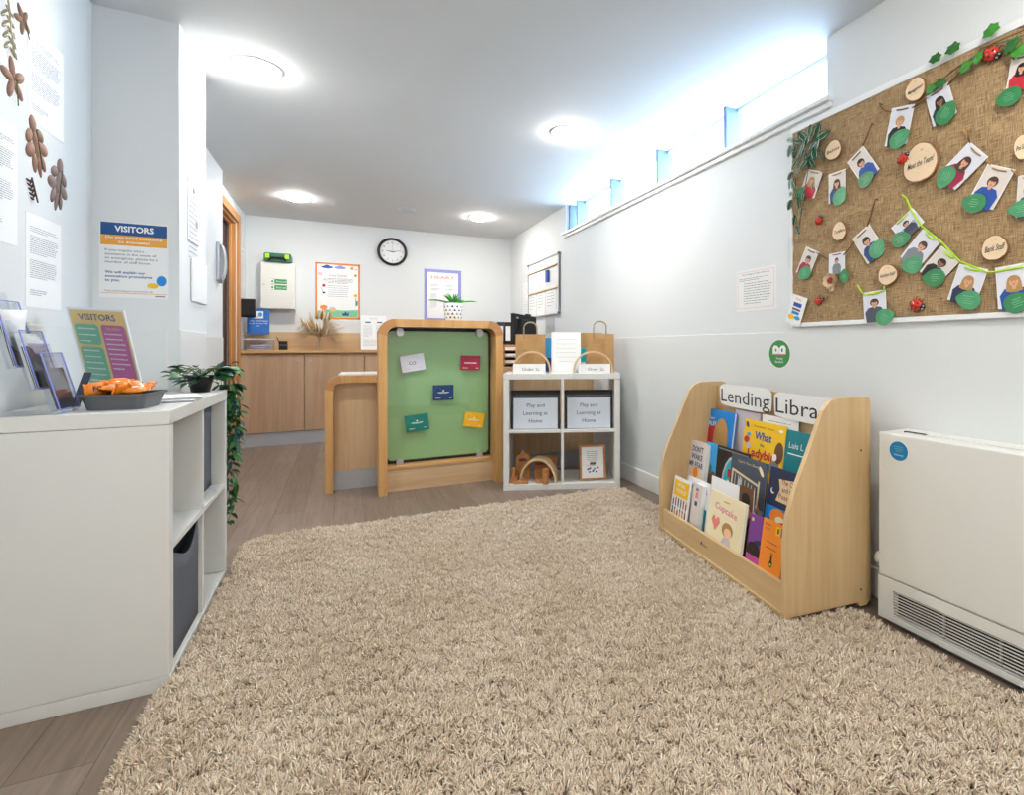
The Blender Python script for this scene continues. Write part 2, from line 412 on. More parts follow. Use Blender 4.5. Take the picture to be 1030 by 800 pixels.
# ---------------------------------------------------------------- rug
outline = [(-.455, .05), (-.455, 1.76), (-.425, 1.80), (-.42, 2.84), (-.405, 2.92), (-.345, 2.945), (.30, 2.955), (.95, 2.955), (1.55, 2.955), (1.61, 2.93), (1.635, 2.86), (1.625, 1.3), (1.585, 1.15), (1.575, .05)]
rug = thing('shaggy_rug', T(.6, 1.5, 0), 'large beige long pile shaggy rug covering most of the floor', 'rug')
mat('rug backing', '#a08a74', .9)
bk = MB(T(-.6, -1.5, 0)).prism(outline, .0005, .010, 'rug backing').build('backing', rug)
def inside(P, poly):
    c = np.zeros(len(P), bool); n = len(poly)
    for i in range(n):
        x1, y1 = poly[i]; x2, y2 = poly[(i+1) % n]
        k = ((y1 > P[:, 1]) != (y2 > P[:, 1])) & (P[:, 0] < (x2-x1)*(P[:, 1]-y1)/(y2-y1+1e-12)+x1)
        c ^= k
    return c
def make_pile(n=340000):
    g = np.random.default_rng(3)
    P = np.stack([g.uniform(-.46, 1.64, n), g.uniform(.30, 3.10, n)], 1)
    P = P[inside(P, outline)]
    # compressed flat under the book stand
    A = np.array(LA[:2]); wv = np.array(LW[:2]); dv = np.array(LD[:2]); q = P-A; s = q@wv; dd = q@dv
    P = P[~((s > -.012) & (s < .932) & (dd > -.012) & (dd < .395))]
    q = P-np.array(KO[:2]); dk = q@np.array(KB[:2]); wk = q@np.array(KE[:2])
    P = P[~((dk > -.01) & (wk > -.01))]
    n = len(P); x, y = P[:, 0], P[:, 1]
    def nz(fx, fy, p): return np.sin(x*fx+p+1.7*np.sin(y*fy*.6+p))*np.cos(y*fy-p*1.3+1.4*np.sin(x*fx*.5))
    ang = 2.4*nz(5, 4, .3)+2.2*nz(23, 19, 1.1)+1.2*nz(61, 57, 2.)+g.normal(0, .8, n)
    # the yarn bunches into small hummocks: each tuft leans away from the middle of its bunch
    cs = .031; jit = g.uniform(.1, .9, (160, 200, 2)); ci = np.floor((x+.6)/cs).astype(int); cj = np.floor(y/cs).astype(int)
    best = np.full(n, 9.); bx = np.zeros(n); by = np.zeros(n); bi = np.zeros(n)
    hgt = g.uniform(0, 1, (160, 200))
    for di in (-1, 0, 1):
        for dj in (-1, 0, 1):
            a_, b_ = (ci+di) % 160, (cj+dj) % 200
            cx_ = (ci+di+jit[a_, b_, 0])*cs-.6; cy_ = (cj+dj+jit[a_, b_, 1])*cs
            dd_ = np.hypot(x-cx_, y-cy_); k_ = dd_ < best
            best[k_] = dd_[k_]; bx[k_] = cx_[k_]; by[k_] = cy_[k_]; bi[k_] = hgt[a_, b_][k_]
    rr_ = np.clip(best/.020, 0, 1); out = np.arctan2(y-by, x-bx)
    mix = g.uniform(0, 1, n) < .75; ang = np.where(mix, out+g.normal(0, .5, n), ang)
    lean = np.clip(.55+.80*rr_+.35*g.normal(0, 1, n), .05, 1.35)
    ln = .022*(1+.15*g.normal(0, 1, n)+.10*nz(33, 29, 4.)); lift = .017*(1-rr_**2)*(.4+.8*bi)
    edge = np.clip(np.minimum(np.minimum(x+.455, 1.64-x), 2.96-y)/.03, .3, 1); ln = ln*(.6+.4*edge); lift = lift*edge
    rad = .0023*(1+.15*g.normal(0, 1, n))
    K = 3; S = 3
    V = np.zeros((n, K, S, 3)); pos = np.stack([x, y, .006+lift], 1)
    dirh = np.stack([np.cos(ang), np.sin(ang), np.zeros(n)], 1); side = np.stack([-np.sin(ang), np.cos(ang), np.zeros(n)], 1)
    tw = g.uniform(0, 6.28, n); curl = g.normal(0, .9, n)
    for k in range(K):
        e = lean*(.35+.8*k/(K-1)); d = dirh*np.sin(e)[:, None] + np.array([0, 0, 1.])*np.cos(e)[:, None] + side*(curl*k/(K-1))[:, None]*.5
        nup = -dirh*np.cos(e)[:, None]+np.array([0, 0, 1.])*np.sin(e)[:, None]
        r = rad*(1., 1.1, .6)[k]
        for s_ in range(S):
            a = tw+2.094*s_+.8*k
            V[:, k, s_] = pos+side*(np.cos(a)*r)[:, None]+nup*(np.sin(a)*r)[:, None]
        pos = pos+d*(ln/(K-1))[:, None]
    V = V.reshape(-1, 3)-np.array([.6, 1.5, 0])
    base = (np.arange(n)*K*S)[:, None]; fq = []
    for k in range(K-1):
        for s_ in range(S):
            fq.append([k*S+s_, k*S+(s_+1) % S, (k+1)*S+(s_+1) % S, (k+1)*S+s_])
    fq = np.array(fq); Q = (base[:, :, None]+fq[None]).reshape(-1, 4)
    Tt = (base + np.array([[(K-1)*S, (K-1)*S+1, (K-1)*S+2]]))
    me = bpy.data.meshes.new('pile'); me.vertices.add(len(V)); me.vertices.foreach_set('co', V.ravel())
    nl = Q.size+Tt.size; me.loops.add(nl); me.loops.foreach_set('vertex_index', np.concatenate([Q.ravel(), Tt.ravel()]).astype(np.int32))
    nf = len(Q)+len(Tt); me.polygons.add(nf)
    st = np.concatenate([np.arange(len(Q))*4, Q.size+np.arange(len(Tt))*3]).astype(np.int32)
    me.polygons.foreach_set('loop_start', st)
    me.polygons.foreach_set('use_smooth', np.ones(nf, bool))
    me.update(calc_edges=True)
    at = me.attributes.new('tint', 'FLOAT', 'POINT')
    tint = np.clip(.5+.22*g.normal(0, 1, n)+.12*nz(9, 8, 3.), 0, 1)
    at.data.foreach_set('value', np.repeat(tint, K*S).astype(np.float32))
    me.materials.append(MATS['yarn'])
    o = bpy.data.objects.new('pile', me); COL.objects.link(o); o.parent = rug; o['kind'] = 'stuff'
    return o

# ---------------------------------------------------------------- local frames of the furniture
LA = Vector((1.324, 1.257, 0)); LW = Vector((.1045, .9945, 0)); LD = Vector((.9945, -.1045, 0)); LWID = .920; LDEP = .383
LM = frame(LA+LW*LWID+Vector((0, 0, .014)), -LW, LD)           # x: far end to near end, y: front to wall, z up
KO = Vector((.935, 3.29, 0)); KE = Vector((.93, -.368, 0)).normalized(); KB = Vector((.368, .93, 0)).normalized(); KW = .775
KM = frame(KO, KE, KB)
BM = frame(Vector((-.43, 1.797, 0)), (0, 1, 0), (-1, 0, 0)); BW = .775
make_pile()

def cube_unit(M, W, label):
    t = thing('cube_shelf_unit', M, label, 'shelf unit')
    b = MB(); o = .038; D = .385; H = .77
    b.box(0, W, 0, D, H-o, H, 'laminate white'); b.box(0, W, 0, D, 0, o, 'laminate white')
    b.box(.0006, o, .0008, D-.0006, o+.0012, H-o-.0012, 'laminate white'); b.box(W-o, W-.0006, .0008, D-.0006, o+.0012, H-o-.0012, 'laminate white')
    b.build('outer_frame', t, bevel=.0016)
    c = W/2; z = H/2
    MB().box(c-.009, c+.009, .002, D-.002, o, H-o, 'laminate white').build('upright_divider', t, bevel=.001)
    MB().box(o, c-.009, .002, D-.002, z-.009, z+.009, 'laminate white').build('shelf', t, bevel=.001)
    MB().box(c+.009, W-o, .002, D-.002, z-.009, z+.009, 'laminate white').build('shelf', t, bevel=.001)
    return t
cube_unit(KM, KW, 'white four-cube open shelf unit beside the green screen, holding box files and blocks')
cube_unit(BM, BW, 'white four-cube shelf unit along the left wall with plant and sweets tray on top')

# fabric boxes in the left unit
mat('grey felt', '#61656f', .95, bump=.25, scale=300)
def fabric_box(M, w, h, dp, sag, label):
    t = thing('fabric_storage_box', M, label, 'storage box')
    b = MB(); n = 12
    def edge(u): return h - sag*math.sin(math.pi*u)**1.5
    v = []; f = []
    for i in range(n+1):
        u = i/n
        for j in range(7):
            q = j/6; v.append((u*w, -.012*math.sin(math.pi*u)*q*q*(1 if sag else .3), edge(u)*q))
    for i in range(n):
        for j in range(6): k = i*7+j; f.append((k, k+7, k+8, k+1))
    b.add(v, f, 'grey felt', True)
    b.add([(0, 0, 0), (0, dp, 0), (0, dp, h), (0, 0, h)], [(0, 1, 2, 3)], 'grey felt'); b.add([(w, 0, 0), (w, dp, 0), (w, dp, h), (w, 0, h)], [(3, 2, 1, 0)], 'grey felt')
    b.add([(0, dp, 0), (w, dp, 0), (w, dp, h), (0, dp, h)], [(0, 1, 2, 3)], 'grey felt'); b.add([(0, 0, .004), (w, 0, .004), (w, dp, .004), (0, dp, .004)], [(0, 1, 2, 3)], 'grey felt')
    b.build('body', t, solid=.003)
    if sag:
        MB().box(.05, .10, .06, .20, h*.6, h-.055, 'bluebright').build('folder_inside', t)
    return t
c = BW/2
fabric_box(BM @ T(.044, .014, .040), c-.009-.038-.012, .322, .35, .05, 'grey fabric storage box with sagging rim, in the lower near cube of the left unit')
fabric_box(BM @ T(c+.014, .045, c+.006), c-.009-.038-.012, .318, .32, 0, 'grey fabric storage box in the upper far cube of the left unit')
t = MB(BM @ T(.06, .05, .396)).box(0, .012, 0, .10, 0, .055, 'matt black').box(.002, .010, -.001, .001, .055, .15, 'acrylic').build('card_holder', bevel=.002)
tag(t, 'small dark card holder in the upper near cube of the left unit', 'card holder')
# ---------------------------------------------------------------- rounded hoop (reception furniture)
def hoop(b, x0, x1, zt, th, r, y0, y1, m, mc, open_right=False):
    """inverted U with rounded shoulders: lists of outer / inner points joined around"""
    def path(x0, x1, zt, r):
        P = [(x0, 0), (x0, zt-r)]; C = [0, 0]
        for i in range(1, 9): a = math.pi - (math.pi/2)*i/8; P.append((x0+r+r*math.cos(a), zt-r+r*math.sin(a)))
        if open_right: P.append((x1, zt)); return P
        P.append((x1-r, zt))
        for i in range(1, 9): a = math.pi/2 - (math.pi/2)*i/8; P.append((x1-r+r*math.cos(a), zt-r+r*math.sin(a)))
        P.append((x1, 0)); return P
    O = path(x0, x1, zt, r); I = path(x0+th, x1 if open_right else x1-th, zt-th, max(r-th*.75, .015))
    n = len(O)
    for i in range(n-1):
        a, bb, c, d = O[i], O[i+1], I[i+1], I[i]
        corner = (1 <= i <= 8) or (not open_right and 10 <= i <= 17)
        mm = mc if corner else m
        v = [(a[0], y0, a[1]), (bb[0], y0, bb[1]), (c[0], y0, c[1]), (d[0], y0, d[1]), (a[0], y1, a[1]), (bb[0], y1, bb[1]), (c[0], y1, c[1]), (d[0], y1, d[1])]
        f = [(0, 3, 2, 1), (4, 5, 6, 7), (0, 1, 5, 4), (3, 7, 6, 2)]
        if i == 0: f.append((0, 4, 7, 3))
        if i == n-2: f.append((1, 2, 6, 5))
        b.add(v, f, mm)
# green display screen
SO = Vector((.196, 3.51, 0))
scr = thing('display_screen', T(*SO), 'tall maple framed screen holding a green glass panel, next to the white cube unit', 'screen')
SW = .80
b = MB(); hoop(b, 0, SW, 1.125, .05, .095, 0, .215, 'maple edge', 'maple corner'); b.build('hoop_frame', scr)
b = MB().box(.0505, SW-.0505, .085, .125, .0, .143, 'maple flat').build('base_panel', scr)
b = MB().box(.0505, SW-.0505, .078, .190, .144, .166, 'maple edge flat').build('ledge', scr, bevel=.003)
mat('green panel', '#a6d08a', .25, coat=.0)
b = MB(T(.0505, 0, 0)).box(0, SW-.101, .165, .20, .166, 1.074, 'black').build('backing_board', scr)
def rrect(x0, x1, y0, y1, r, n=6):
    P = []
    for cx, cy, a0 in ((x1-r, y1-r, 0), (x0+r, y1-r, 90), (x0+r, y0+r, 180), (x1-r, y0+r, 270)):
        for i in range(n+1): a = R(a0+90*i/n); P.append((cx+r*math.cos(a), cy+r*math.sin(a)))
    return P
GP = T(0, .150, 0) @ RX(90)       # local x right, y up, z toward viewer
g = MB(GP).prism(rrect(.060, SW-.066, .188, 1.052, .03), -.006, .0, 'green panel')
g.build('green_panel', scr)
gl = MB(T(0, .128, 0) @ RX(90)).prism(rrect(.060, SW-.066, .188, 1.052, .03), -.006, .0, 'acrylic')
gl.build('glass_cover', scr)
for x in (.135, SW-.135):
    for z, s in ((1.045, 1), (.176, -1)):
        MB(T(x, .125, z) @ RX(90)).prism(rrect(-.021, .021, -.028, .028, .018), -.03, .012, 'steel').build('clip', scr, bevel=.002)
# five envelopes stuck on the green panel
def spx(px, py): h = hit(px, py, SO+Vector((0, .128, 0)), (0, 1, 0)); return h
def card(name, px, py, w, h, rot, m, label, extra):
    c = spx(px, py); c.y = SO.y+.1275
    M = frame(c, (1, 0, 0), (0, 0, 1)) @ RZ(rot)
    b = MB(); b.box(-w/2, w/2, -h/2, h/2, 0, .004, m)
    extra(b)
    return tag(b.build(name, M=M, bevel=.0006), label, 'card', 'cards on the green screen')
W_, H_ = .142, .102
def gift(b, dark='paper'):
    b.disc(-.03, .012, .026, .026, 'slate' if dark == 'x' else 'paper', .0042) if False else None
def ex_white(b): b.text('CO', -.004, 0, .022, 'grey ink', .0046, bold=.01); b.rect(-.04, -.036, .03, .003, 'lightgrey', .0046); b.rect(.045, -.036, .02, .003, 'lightgrey', .0046)
def ex_col(b):
    b.rect(.0, .002, .075, .004, 'paper', .0046); b.rect(.0, -.004, .055, .002, 'paper', .0046)
    b.disc(0, .014, .006, .005, 'paper', .0046); b.rect(-.036, -.036, .036, .005, 'peach', .0046); b.rect(.048, -.036, .018, .004, 'paper', .0046)
def ex_ring(mm):
    def f(b): b.ring(-.036, .018, .018, .021, mm, .0044, a0=0, a1=360); b.ring(-.036, .018, .028, .030, mm, .0044, a0=100, a1=330); ex_col(b)
    return f
def ex_red(b): b.rect(0, .0, .085, .006, 'paper', .0046); b.rect(-.036, -.036, .036, .006, 'peach', .0046); b.rect(.048, -.036, .018, .004, 'paper', .0046)
mat('teal ring', '#3a9a8c', .5); mat('navy ring', '#3c5f9a', .5); mat('yellow ring', '#f9dd7a', .5)
mat('card yellow', '#f4b912', .4); mat('card navy', '#183f73', .4); mat('card red', '#a51f44', .4); mat('card white', '#dfe1ec', .4)
card('envelope', 415.2, 365, .152, .112, 9, 'card white', 'white card at the upper left of the green screen', ex_white)
card('envelope', 473.2, 365, .136, .102, -2, 'card red', 'crimson card at the upper right of the green screen', ex_red)
card('envelope', 446, 395, .138, .106, 0, 'card navy', 'navy blue card in the middle of the green screen', ex_ring('navy ring'))
card('envelope', 419.5, 425.5, .150, .112, 5, 'cardteal', 'teal green card at the lower left of the green screen', ex_ring('teal ring'))
card('envelope', 476.8, 422.5, .140, .105, -9, 'card yellow', 'yellow card at the lower right of the green screen', ex_ring('yellow ring'))

# low reception counter left of and behind the screen
rc = thing('reception_counter', T(-.108, 3.726, 0), 'low maple reception counter with grey kickboard running behind the green screen', 'counter')
b = MB(); hoop(b, 0, .30, .757, .046, .085, 0, .10, 'maple edge', 'maple corner', open_right=True); b.build('hoop_frame', rc)
MB().box(.0465, 1.30, .072, .10, .125, .7105, 'maple').build('front_panel', rc)
MB().box(.0465, 1.30, .076, .096, 0, .124, 'plinth grey').build('kickboard', rc)
MB().box(.085, 1.915, .101, .62, .735, .757, 'laminate white').build('counter_top', rc, bevel=.003)
MB().box(.075, .30, .004, .101, .757, .770, 'laminate white').build('top_strip', rc, bevel=.003)
# side wing closing the gap to the right wall
MB().box(.90, 1.913, .006, .030, .125, .80, 'maple').build('side_panel', rc)
MB().box(.90, 1.913, .010, .028, 0, .124, 'plinth grey').build('side_kickboard', rc)

# ---------------------------------------------------------------- back cupboards and worktop
yc = 5.77
def doorset(x, w, knob, label):
    t = thing('base_cupboard', T(x, yc, 0), label, 'cupboard', 'base cupboards along the back wall')
    MB().box(.0, w, .021, .275, .125, .885, 'cupboard maple').build('carcass', t)
    MB().box(.003, w-.003, 0, .020, .13, .872, 'cupboard maple').build('cupboard_door', t, bevel=.0015)
    d = [c for c in t.children if c.name.startswith('cupboard_door')][0]
    for k in knob:
        MB(T(k if k > 0 else w+k, 0, .80) @ RX(90)).cyl(.013, 0, .006, 'steel').cyl(.006, .006, .009, 'chrome').build('lock', d)
    return t
doorset(-.862, .519, [-.055], 'maple cupboard next to the door frame, left end of the row')
doorset(-.342, .528, [.05], 'maple cupboard with lock, second from the door frame')
doorset(.187, .528, [-.05], 'maple cupboard behind the low counter, mostly hidden, third from the door frame')
doorset(.716, .53, [.05], 'maple cupboard hidden behind the green screen')
doorset(1.247, .53, [.05], 'maple cupboard at the right end of the row behind the desk')
b = MB().box(-.862, 1.805, yc+.012, yc+.03, 0, .124, 'plinth grey')
tag(b.build('kickboard'), 'grey kickboard strip below the maple cupboards at the back', 'kickboard')
b = MB().box(-.862, 1.805, yc-.02, YB-.019, .887, .918, 'maple edge flat')
tag(b.build('worktop', bevel=.004), 'long wooden worktop over the cupboards at the back wall', 'worktop')
b = MB().box(-.862, 1.80, YB-.018, YB, .919, 1.095, 'maple flat')
tag(b.build('splashback'), 'low wooden upstand board behind the back worktop', 'splashback')

# ---------------------------------------------------------------- things on the back wall
def BWp(px, py, y=YB): return hit(px, py, (0, y, 0), (0, 1, 0))
def bframe(px, py, y=YB):
    c = BWp(px, py, y); return frame(c, (1, 0, 0), (0, 0, 1))
# clock
ck = thing('wall_clock', bframe(394.5, 253.6), 'round white wall clock with a thick black rim', 'clock')
MB().lathe([(.150, 0), (.155, .012), (.150, .030), (.138, .036), (.128, .030), (.126, .010)], 'black', 40).build('rim', ck)
b = MB().disc(0, 0, .130, .130, 'paper', .012, 40)
for i in range(60):
    a = R(6*i); r = .119
    b.rect(r*math.sin(a), r*math.cos(a), .0015, .005, 'ink', .0125, -6*i)
for i in range(1, 13):
    a = R(30*i); b.text(str(i), .099*math.sin(a), .099*math.cos(a), .019, 'ink', .0125)
b.build('dial', ck)
def hand(nm, ang, ln, w, z, m='ink'):
    MB(RZ(-ang)).poly([(-w/2, -.02), (w/2, -.02), (w*.35, ln), (-w*.35, ln)], m, z).build(nm, ck)
hand('hour_hand', 277, .062, .008, .015); hand('minute_hand', 80, .092, .006, .016); hand('second_hand', 0, .10, .0018, .017)
# first aid cabinet
M = frame(Vector((-.578, YB, 1.32)), (1, 0, 0), (0, 0, 1))
t = thing('first_aid_cabinet', M, 'white wall mounted first aid cabinet with two green labels', 'cabinet')
MB().box(-.145, .145, 0, .46, 0, .115, 'metal white').build('body', t, bevel=.003)
dr = MB().box(-.142, .142, .004, .456, .116, .132, 'metal white').build('cabinet_door', t, bevel=.002)
b = MB(T(0, 0, .1325))
for y in (.268, .210):
    b.rect(.008, y, .135, .046, 'green', .0004); b.rect(-.046, y, .034, .040, 'paper', .0007); b.rect(-.046, y, .026, .009, 'green', .001); b.rect(-.046, y, .009, .026, 'green', .001)
    b.text('First aid', .028, y, .018, 'paper', .0008)
b.build('first_aid_labels', dr)
MB(T(-.115, .235, .132)).cyl(.009, 0, .005, 'steel').build('lock', dr)
M = frame(Vector((-.578, YB-.09, 1.781)), (1, 0, 0), (0, 0, 1))
t = thing('first_aid_case', M, 'dark green first aid case with yellow clips lying on the white cabinet', 'case')
mat('case green', '#14694c', .4)
MB().prism(rrect(-.115, .115, 0, .082, .018), -.07, .07, 'case green').build('case_body', t, bevel=.004)
for x in (-.085, .078): MB(T(x, .05, .071)).box(-.018, .018, -.022, .022, 0, .008, 'lime').build('clip', t, bevel=.002)
MB().tube([(-.07, .01, .072), (-.05, .035, .095), (.05, .035, .095), (.07, .01, .072)], .009, 'matt black').build('handle', t)
# posters
M = bframe(340, 293.2)
b = MB(); w, h = .416, .585
b.box(-w/2, w/2, -h/2, h/2, 0, .002, 'laminated paper')
for (cx, cy, ww, hh) in ((0, h/2-.009, w, .018), (0, -h/2+.009, w, .018), (-w/2+.009, 0, .018, h), (w/2-.009, 0, .018, h)): b.rect(cx, cy, ww, hh, 'orange', .0026)
for cx, mm in ((-.10, 'blue'), (.02, 'periwinkle')):
    b.disc(cx, h/2-.045, .055, .014, mm, .0028); b.disc(cx, h/2-.037, .026, .016, mm, .003)
b.disc(.13, h/2-.045, .016, .016, 'hairblonde', .003); b.disc(.165, h/2-.12, .014, .014, 'hairblonde', .003); b.disc(.17, h/2-.055, .008, .008, 'coral', .003)
b.ring(-.165, .175, .008, .018, 'pink', .003); b.text('Group Contract', 0, .165, .024, 'coral', .003, bold=.012, width=.17)
b.bars(-.15, .15, .130, .015, 4, 'grey ink', .0045, .003, center=True); b.bars(-.10, .10, .055, .022, 6, 'pale ink', .0045, .003, center=True, seed=5, last=.9)
b.disc(-.13, .055, .016, .016, 'red', .003); b.rect(-.145, .01, .005, .06, 'green', .0029, 20); b.disc(-.128, -.02, .014, .010, 'navy', .003)
b.disc(.165, -.04, .028, .026, 'cream', .003); b.disc(.165, -.04, .012, .012, 'orange', .0033); b.rect(.165, -.11, .006, .09, 'green', .0029); b.disc(.178, -.12, .008, .03, 'teal', .003)
b.poly([(-w/2+.02, -h/2+.02), (w/2-.02, -h/2+.02), (w/2-.02, -.19), (.05, -.20), (-.1, -.19), (-w/2+.02, -.21)], 'mint', .0028)
b.disc(-.13, -.17, .034, .022, 'orange', .0031); b.disc(-.13, -.195, .018, .016, 'coral', .0032); b.disc(-.05, -.19, .030, .024, 'lilac', .0031); b.disc(-.05, -.20, .017, .015, 'yellow', .0033)
b.poly([(.04, -.255), (.10, -.255), (.10, -.21), (.085, -.235), (.07, -.205), (.055, -.235), (.04, -.22)], 'navy', .0032)
tag(b.build('poster', M=M), 'white poster with orange border and cartoon flowers, left of the clock', 'poster')
M = frame((BWp(426.6, 300).x/2+BWp(464, 300).x/2, YB, BWp(445, 297.5).z), (1, 0, 0), (0, 0, 1))
b = MB(); w, h = .412, .59
b.box(-w/2, w/2, -h/2, h/2, 0, .002, 'periwinkle'); b.rect(0, 0, w-.07, h-.07, 'laminated paper', .0026)
b.text('HEART', 0, .205, .032, 'coral', .003, bold=.01, width=.26); b.text('Nurseries', .02, .165, .016, 'pink', .003, width=.13)
for y in (.12, .075): b.bars(-.13, -.01, y, .012, 2, 'pale ink', .004, .003, seed=int(y*100)); b.bars(.03, .14, y, .012, 2, 'pale ink', .004, .003, seed=int(y*90))
b.bars(.07, .14, .02, .012, 14, 'pale ink', .003, .003, seed=9); b.bars(-.14, -.06, .02, .012, 14, 'pale ink', .003, .003, seed=19)
tag(b.build('poster', M=M), 'white HEART poster with lilac border, behind the potted succulent', 'poster')
# paper by the corner, beyond the door, on the left wall
def lframe(px, py, X): c = hit(px, py, (X, 0, 0), (1, 0, 0)); return frame(c, (0, 1, 0), (0, 0, 1)), c
M, c = lframe(243.5, 278, XL3)
b = MB().box(-.10, .10, -.27, .27, 0, .0015, 'paper').text('NOTICE', 0, .23, .02, 'rose', .002).bars(-.08, .08, .19, .022, 20, 'pale ink', .004, .002)
tag(b.build('notice_sheet', M=M), 'tall white notice on the wall between door frame and back corner', 'notice')
M, c = lframe(247, 312, XL3)
t = thing('wall_dispenser', frame(Vector((XL3, 5.76, c.z)), (0, 1, 0), (0, 0, 1)), 'black wall mounted dispenser beside the wooden door frame', 'dispenser')
MB().prism(rrect(-.055, .055, -.085, .085, .02), 0, .12, 'matt black').build('housing', t, bevel=.008, seg=3)
MB().box(-.04, .04, -.07, .05, .119, .124, 'black').build('front_cover', t, bevel=.003)
# blue sign in a clear stand on the worktop
c = BWp(260, 323.5, 5.92)
t = thing('table_sign', frame(Vector((c.x, 5.92, .918)), (1, 0, 0), (0, 0, 1)), 'blue and white sign in a clear stand on the worktop below the first aid cabinet', 'sign')
zo = c.z-.918
b = MB(T(0, zo, 0) @ RX(-6)); b.box(-.092, .092, -.125, .125, 0, .003, 'posterblue'); b.box(-.098, .098, -.131, .131, -.003, 0, 'acrylic')
mat('sign blue', '#2a6ec0', .3); b.rect(0, 0, .180, .244, 'sign blue', .0034)
b.rect(.003, .065, .075, .072, 'paper', .0038); b.disc(.015, .068, .018, .022, 'sky', .0042); b.rect(-.012, .045, .03, .008, 'orange', .0042)
b.text('Your child Digital', 0, .006, .014, 'paper', .0038, width=.15); b.text('is our priority 100', 0, -.018, .014, 'paper', .0038, width=.15); b.text('too...', 0, -.042, .014, 'paper', .0038)
b.build('sign_panel', t)
MB().box(-.098, .098, 0, .006, -.03, .05, 'acrylic').build('foot', t)
MB().box(-.098, .098, .006, zo-.11, -.004, -.001, 'acrylic').build('stand_back', t)
# clear tray with papers below the sign
c = BWp(260, 344, 5.84)
t = thing('leaflet_tray', T(c.x+.01, 5.84, .9185), 'clear plastic tray of white leaflets on the worktop under the blue sign', 'tray')
b = MB(); w = .118; 
b.box(-w, w, -.055, -.051, 0, .10, 'acrylic'); b.box(-w, w, .03, .034, 0, .10, 'acrylic'); b.box(-w, -w+.004, -.051, .03, 0, .10, 'acrylic'); b.box(w-.004, w, -.051, .03, 0, .10, 'acrylic'); b.box(-w, w, -.055, .034, 0, .003, 'acrylic')
b.box(-w-.003, w+.003, -.058, -.05, .097, .104, 'upvc white'); b.build('tray', t)
b = MB()
for i in range(9):
    b.box(-.10+.004*i, .085+.002*i, -.04, .02, .004+.006*i, .008+.006*i, ['paper', 'lightgrey', 'periwinkle'][i % 3], X=RY(rnd.uniform(-3, 3)) )
b.build('leaflets', t)
c = BWp(285, 347, 5.84)
t = thing('pen_pot', T(c.x, 5.85, .9185), 'small black desk pot with a pen on the back worktop', 'pot')
MB().box(-.035, .035, -.03, .03, 0, .085, 'black').box(-.03, .03, -.0315, -.03, .045, .05, 'grey').build('pot_body', t, bevel=.003)
MB().tube([(-.03, 0, .06), (-.055, -.005, .125)], .004, 'navy').build('pen', t)
# vase of dried grasses
c = BWp(321.5, 340, 5.86)
t = thing('vase', T(c.x, 5.86, .9185), 'glass vase of dried grasses and bunny tails on the back worktop', 'vase')
MB().lathe([(.0001, .002), (.030, .002), (.034, .02), (.030, .09), (.026, .13), (.032, .15)], 'acrylic', 20).build('vase_glass', t)
mat('dried stem', '#b59a72', .8); mat('pampas', '#dcc6a4', .9, bump=.3); mat('dried brown', '#8a6a4a', .9)
b = MB(); q = random.Random(4)
for i in range(60):
    a = q.uniform(0, 6.28); s = q.uniform(.05, .24); z = q.uniform(.20, .34)-s*.25
    b.tube([(0, 0, .02), (.01*math.cos(a), .01*math.sin(a), .13), (s*.45*math.cos(a), s*.28*math.sin(a), .13+(z-.13)*.6), (s*math.cos(a), s*.5*math.sin(a), z)], .0016, 'dried stem', 4)
b.build('stems', t)
b = MB()
for i in range(30):
    a = q.uniform(0, 6.28); s = q.uniform(.02, .17); z = q.uniform(.22, .40)-s*.4; x, y = s*math.cos(a), .4*s*math.sin(a)
    m_ = q.choice(['pampas', 'pampas', 'dried stem', 'dried brown'])
    b.tube([(x*.75, y*.75, z-.05), (x*.9, y*.9, z-.02), (x, y, z+.01), (x*1.08, y*1.08, z+.04)], [.003, .011, .010, .002], m_, 7)
for i in range(420):     # loose feathery plumes
    sd = q.choice([-1, 1]); a = q.uniform(-.15, .9); L = q.uniform(.12, .24)
    x1 = sd*L*math.cos(a)*.95; z1 = .15+L*math.sin(a)*.9+q.uniform(-.02, .02)
    b.tube([(0, 0, .13), (x1*.5, q.uniform(-.02, .02), .17+(z1-.13)*.8), (x1, q.uniform(-.04, .04), z1-.035)], [.0012, .0012, .0005], 'pampas', 3)
b.build('dried_flowers', t)
# document in a clear holder right of the vase
c = BWp(376, 331, 5.80)
t = thing('document_holder', frame(Vector((c.x, 5.80, .9185)), (1, 0, 0), (0, 0, 1)), 'white printed sheets in a clear upright holder beside the low counter', 'document holder')
b = MB(RX(-7)); b.box(-.125, .125, 0, .36, 0, .003, 'laminated paper'); b.text('Information', 0, .325, .012, 'pale ink', .0036)
b.rect(-.055, .285, .05, .014, 'blue', .0036); b.rect(.055, .285, .05, .014, 'slate', .0036); b.bars(-.10, -.01, .25, .014, 9, 'pale ink', .003, .0036); b.bars(.02, .10, .25, .014, 9, 'pale ink', .003, .0036, seed=3); b.bars(-.10, .10, .10, .014, 5, 'pale ink', .003, .0036, seed=6)
b.build('sheet', t)
MB(RX(-7)).box(-.13, .13, .0, .365, -.004, -.001, 'acrylic').build('back_plate', t)
MB().box(-.13, .13, 0, .004, -.05, .04, 'acrylic').build('foot', t)

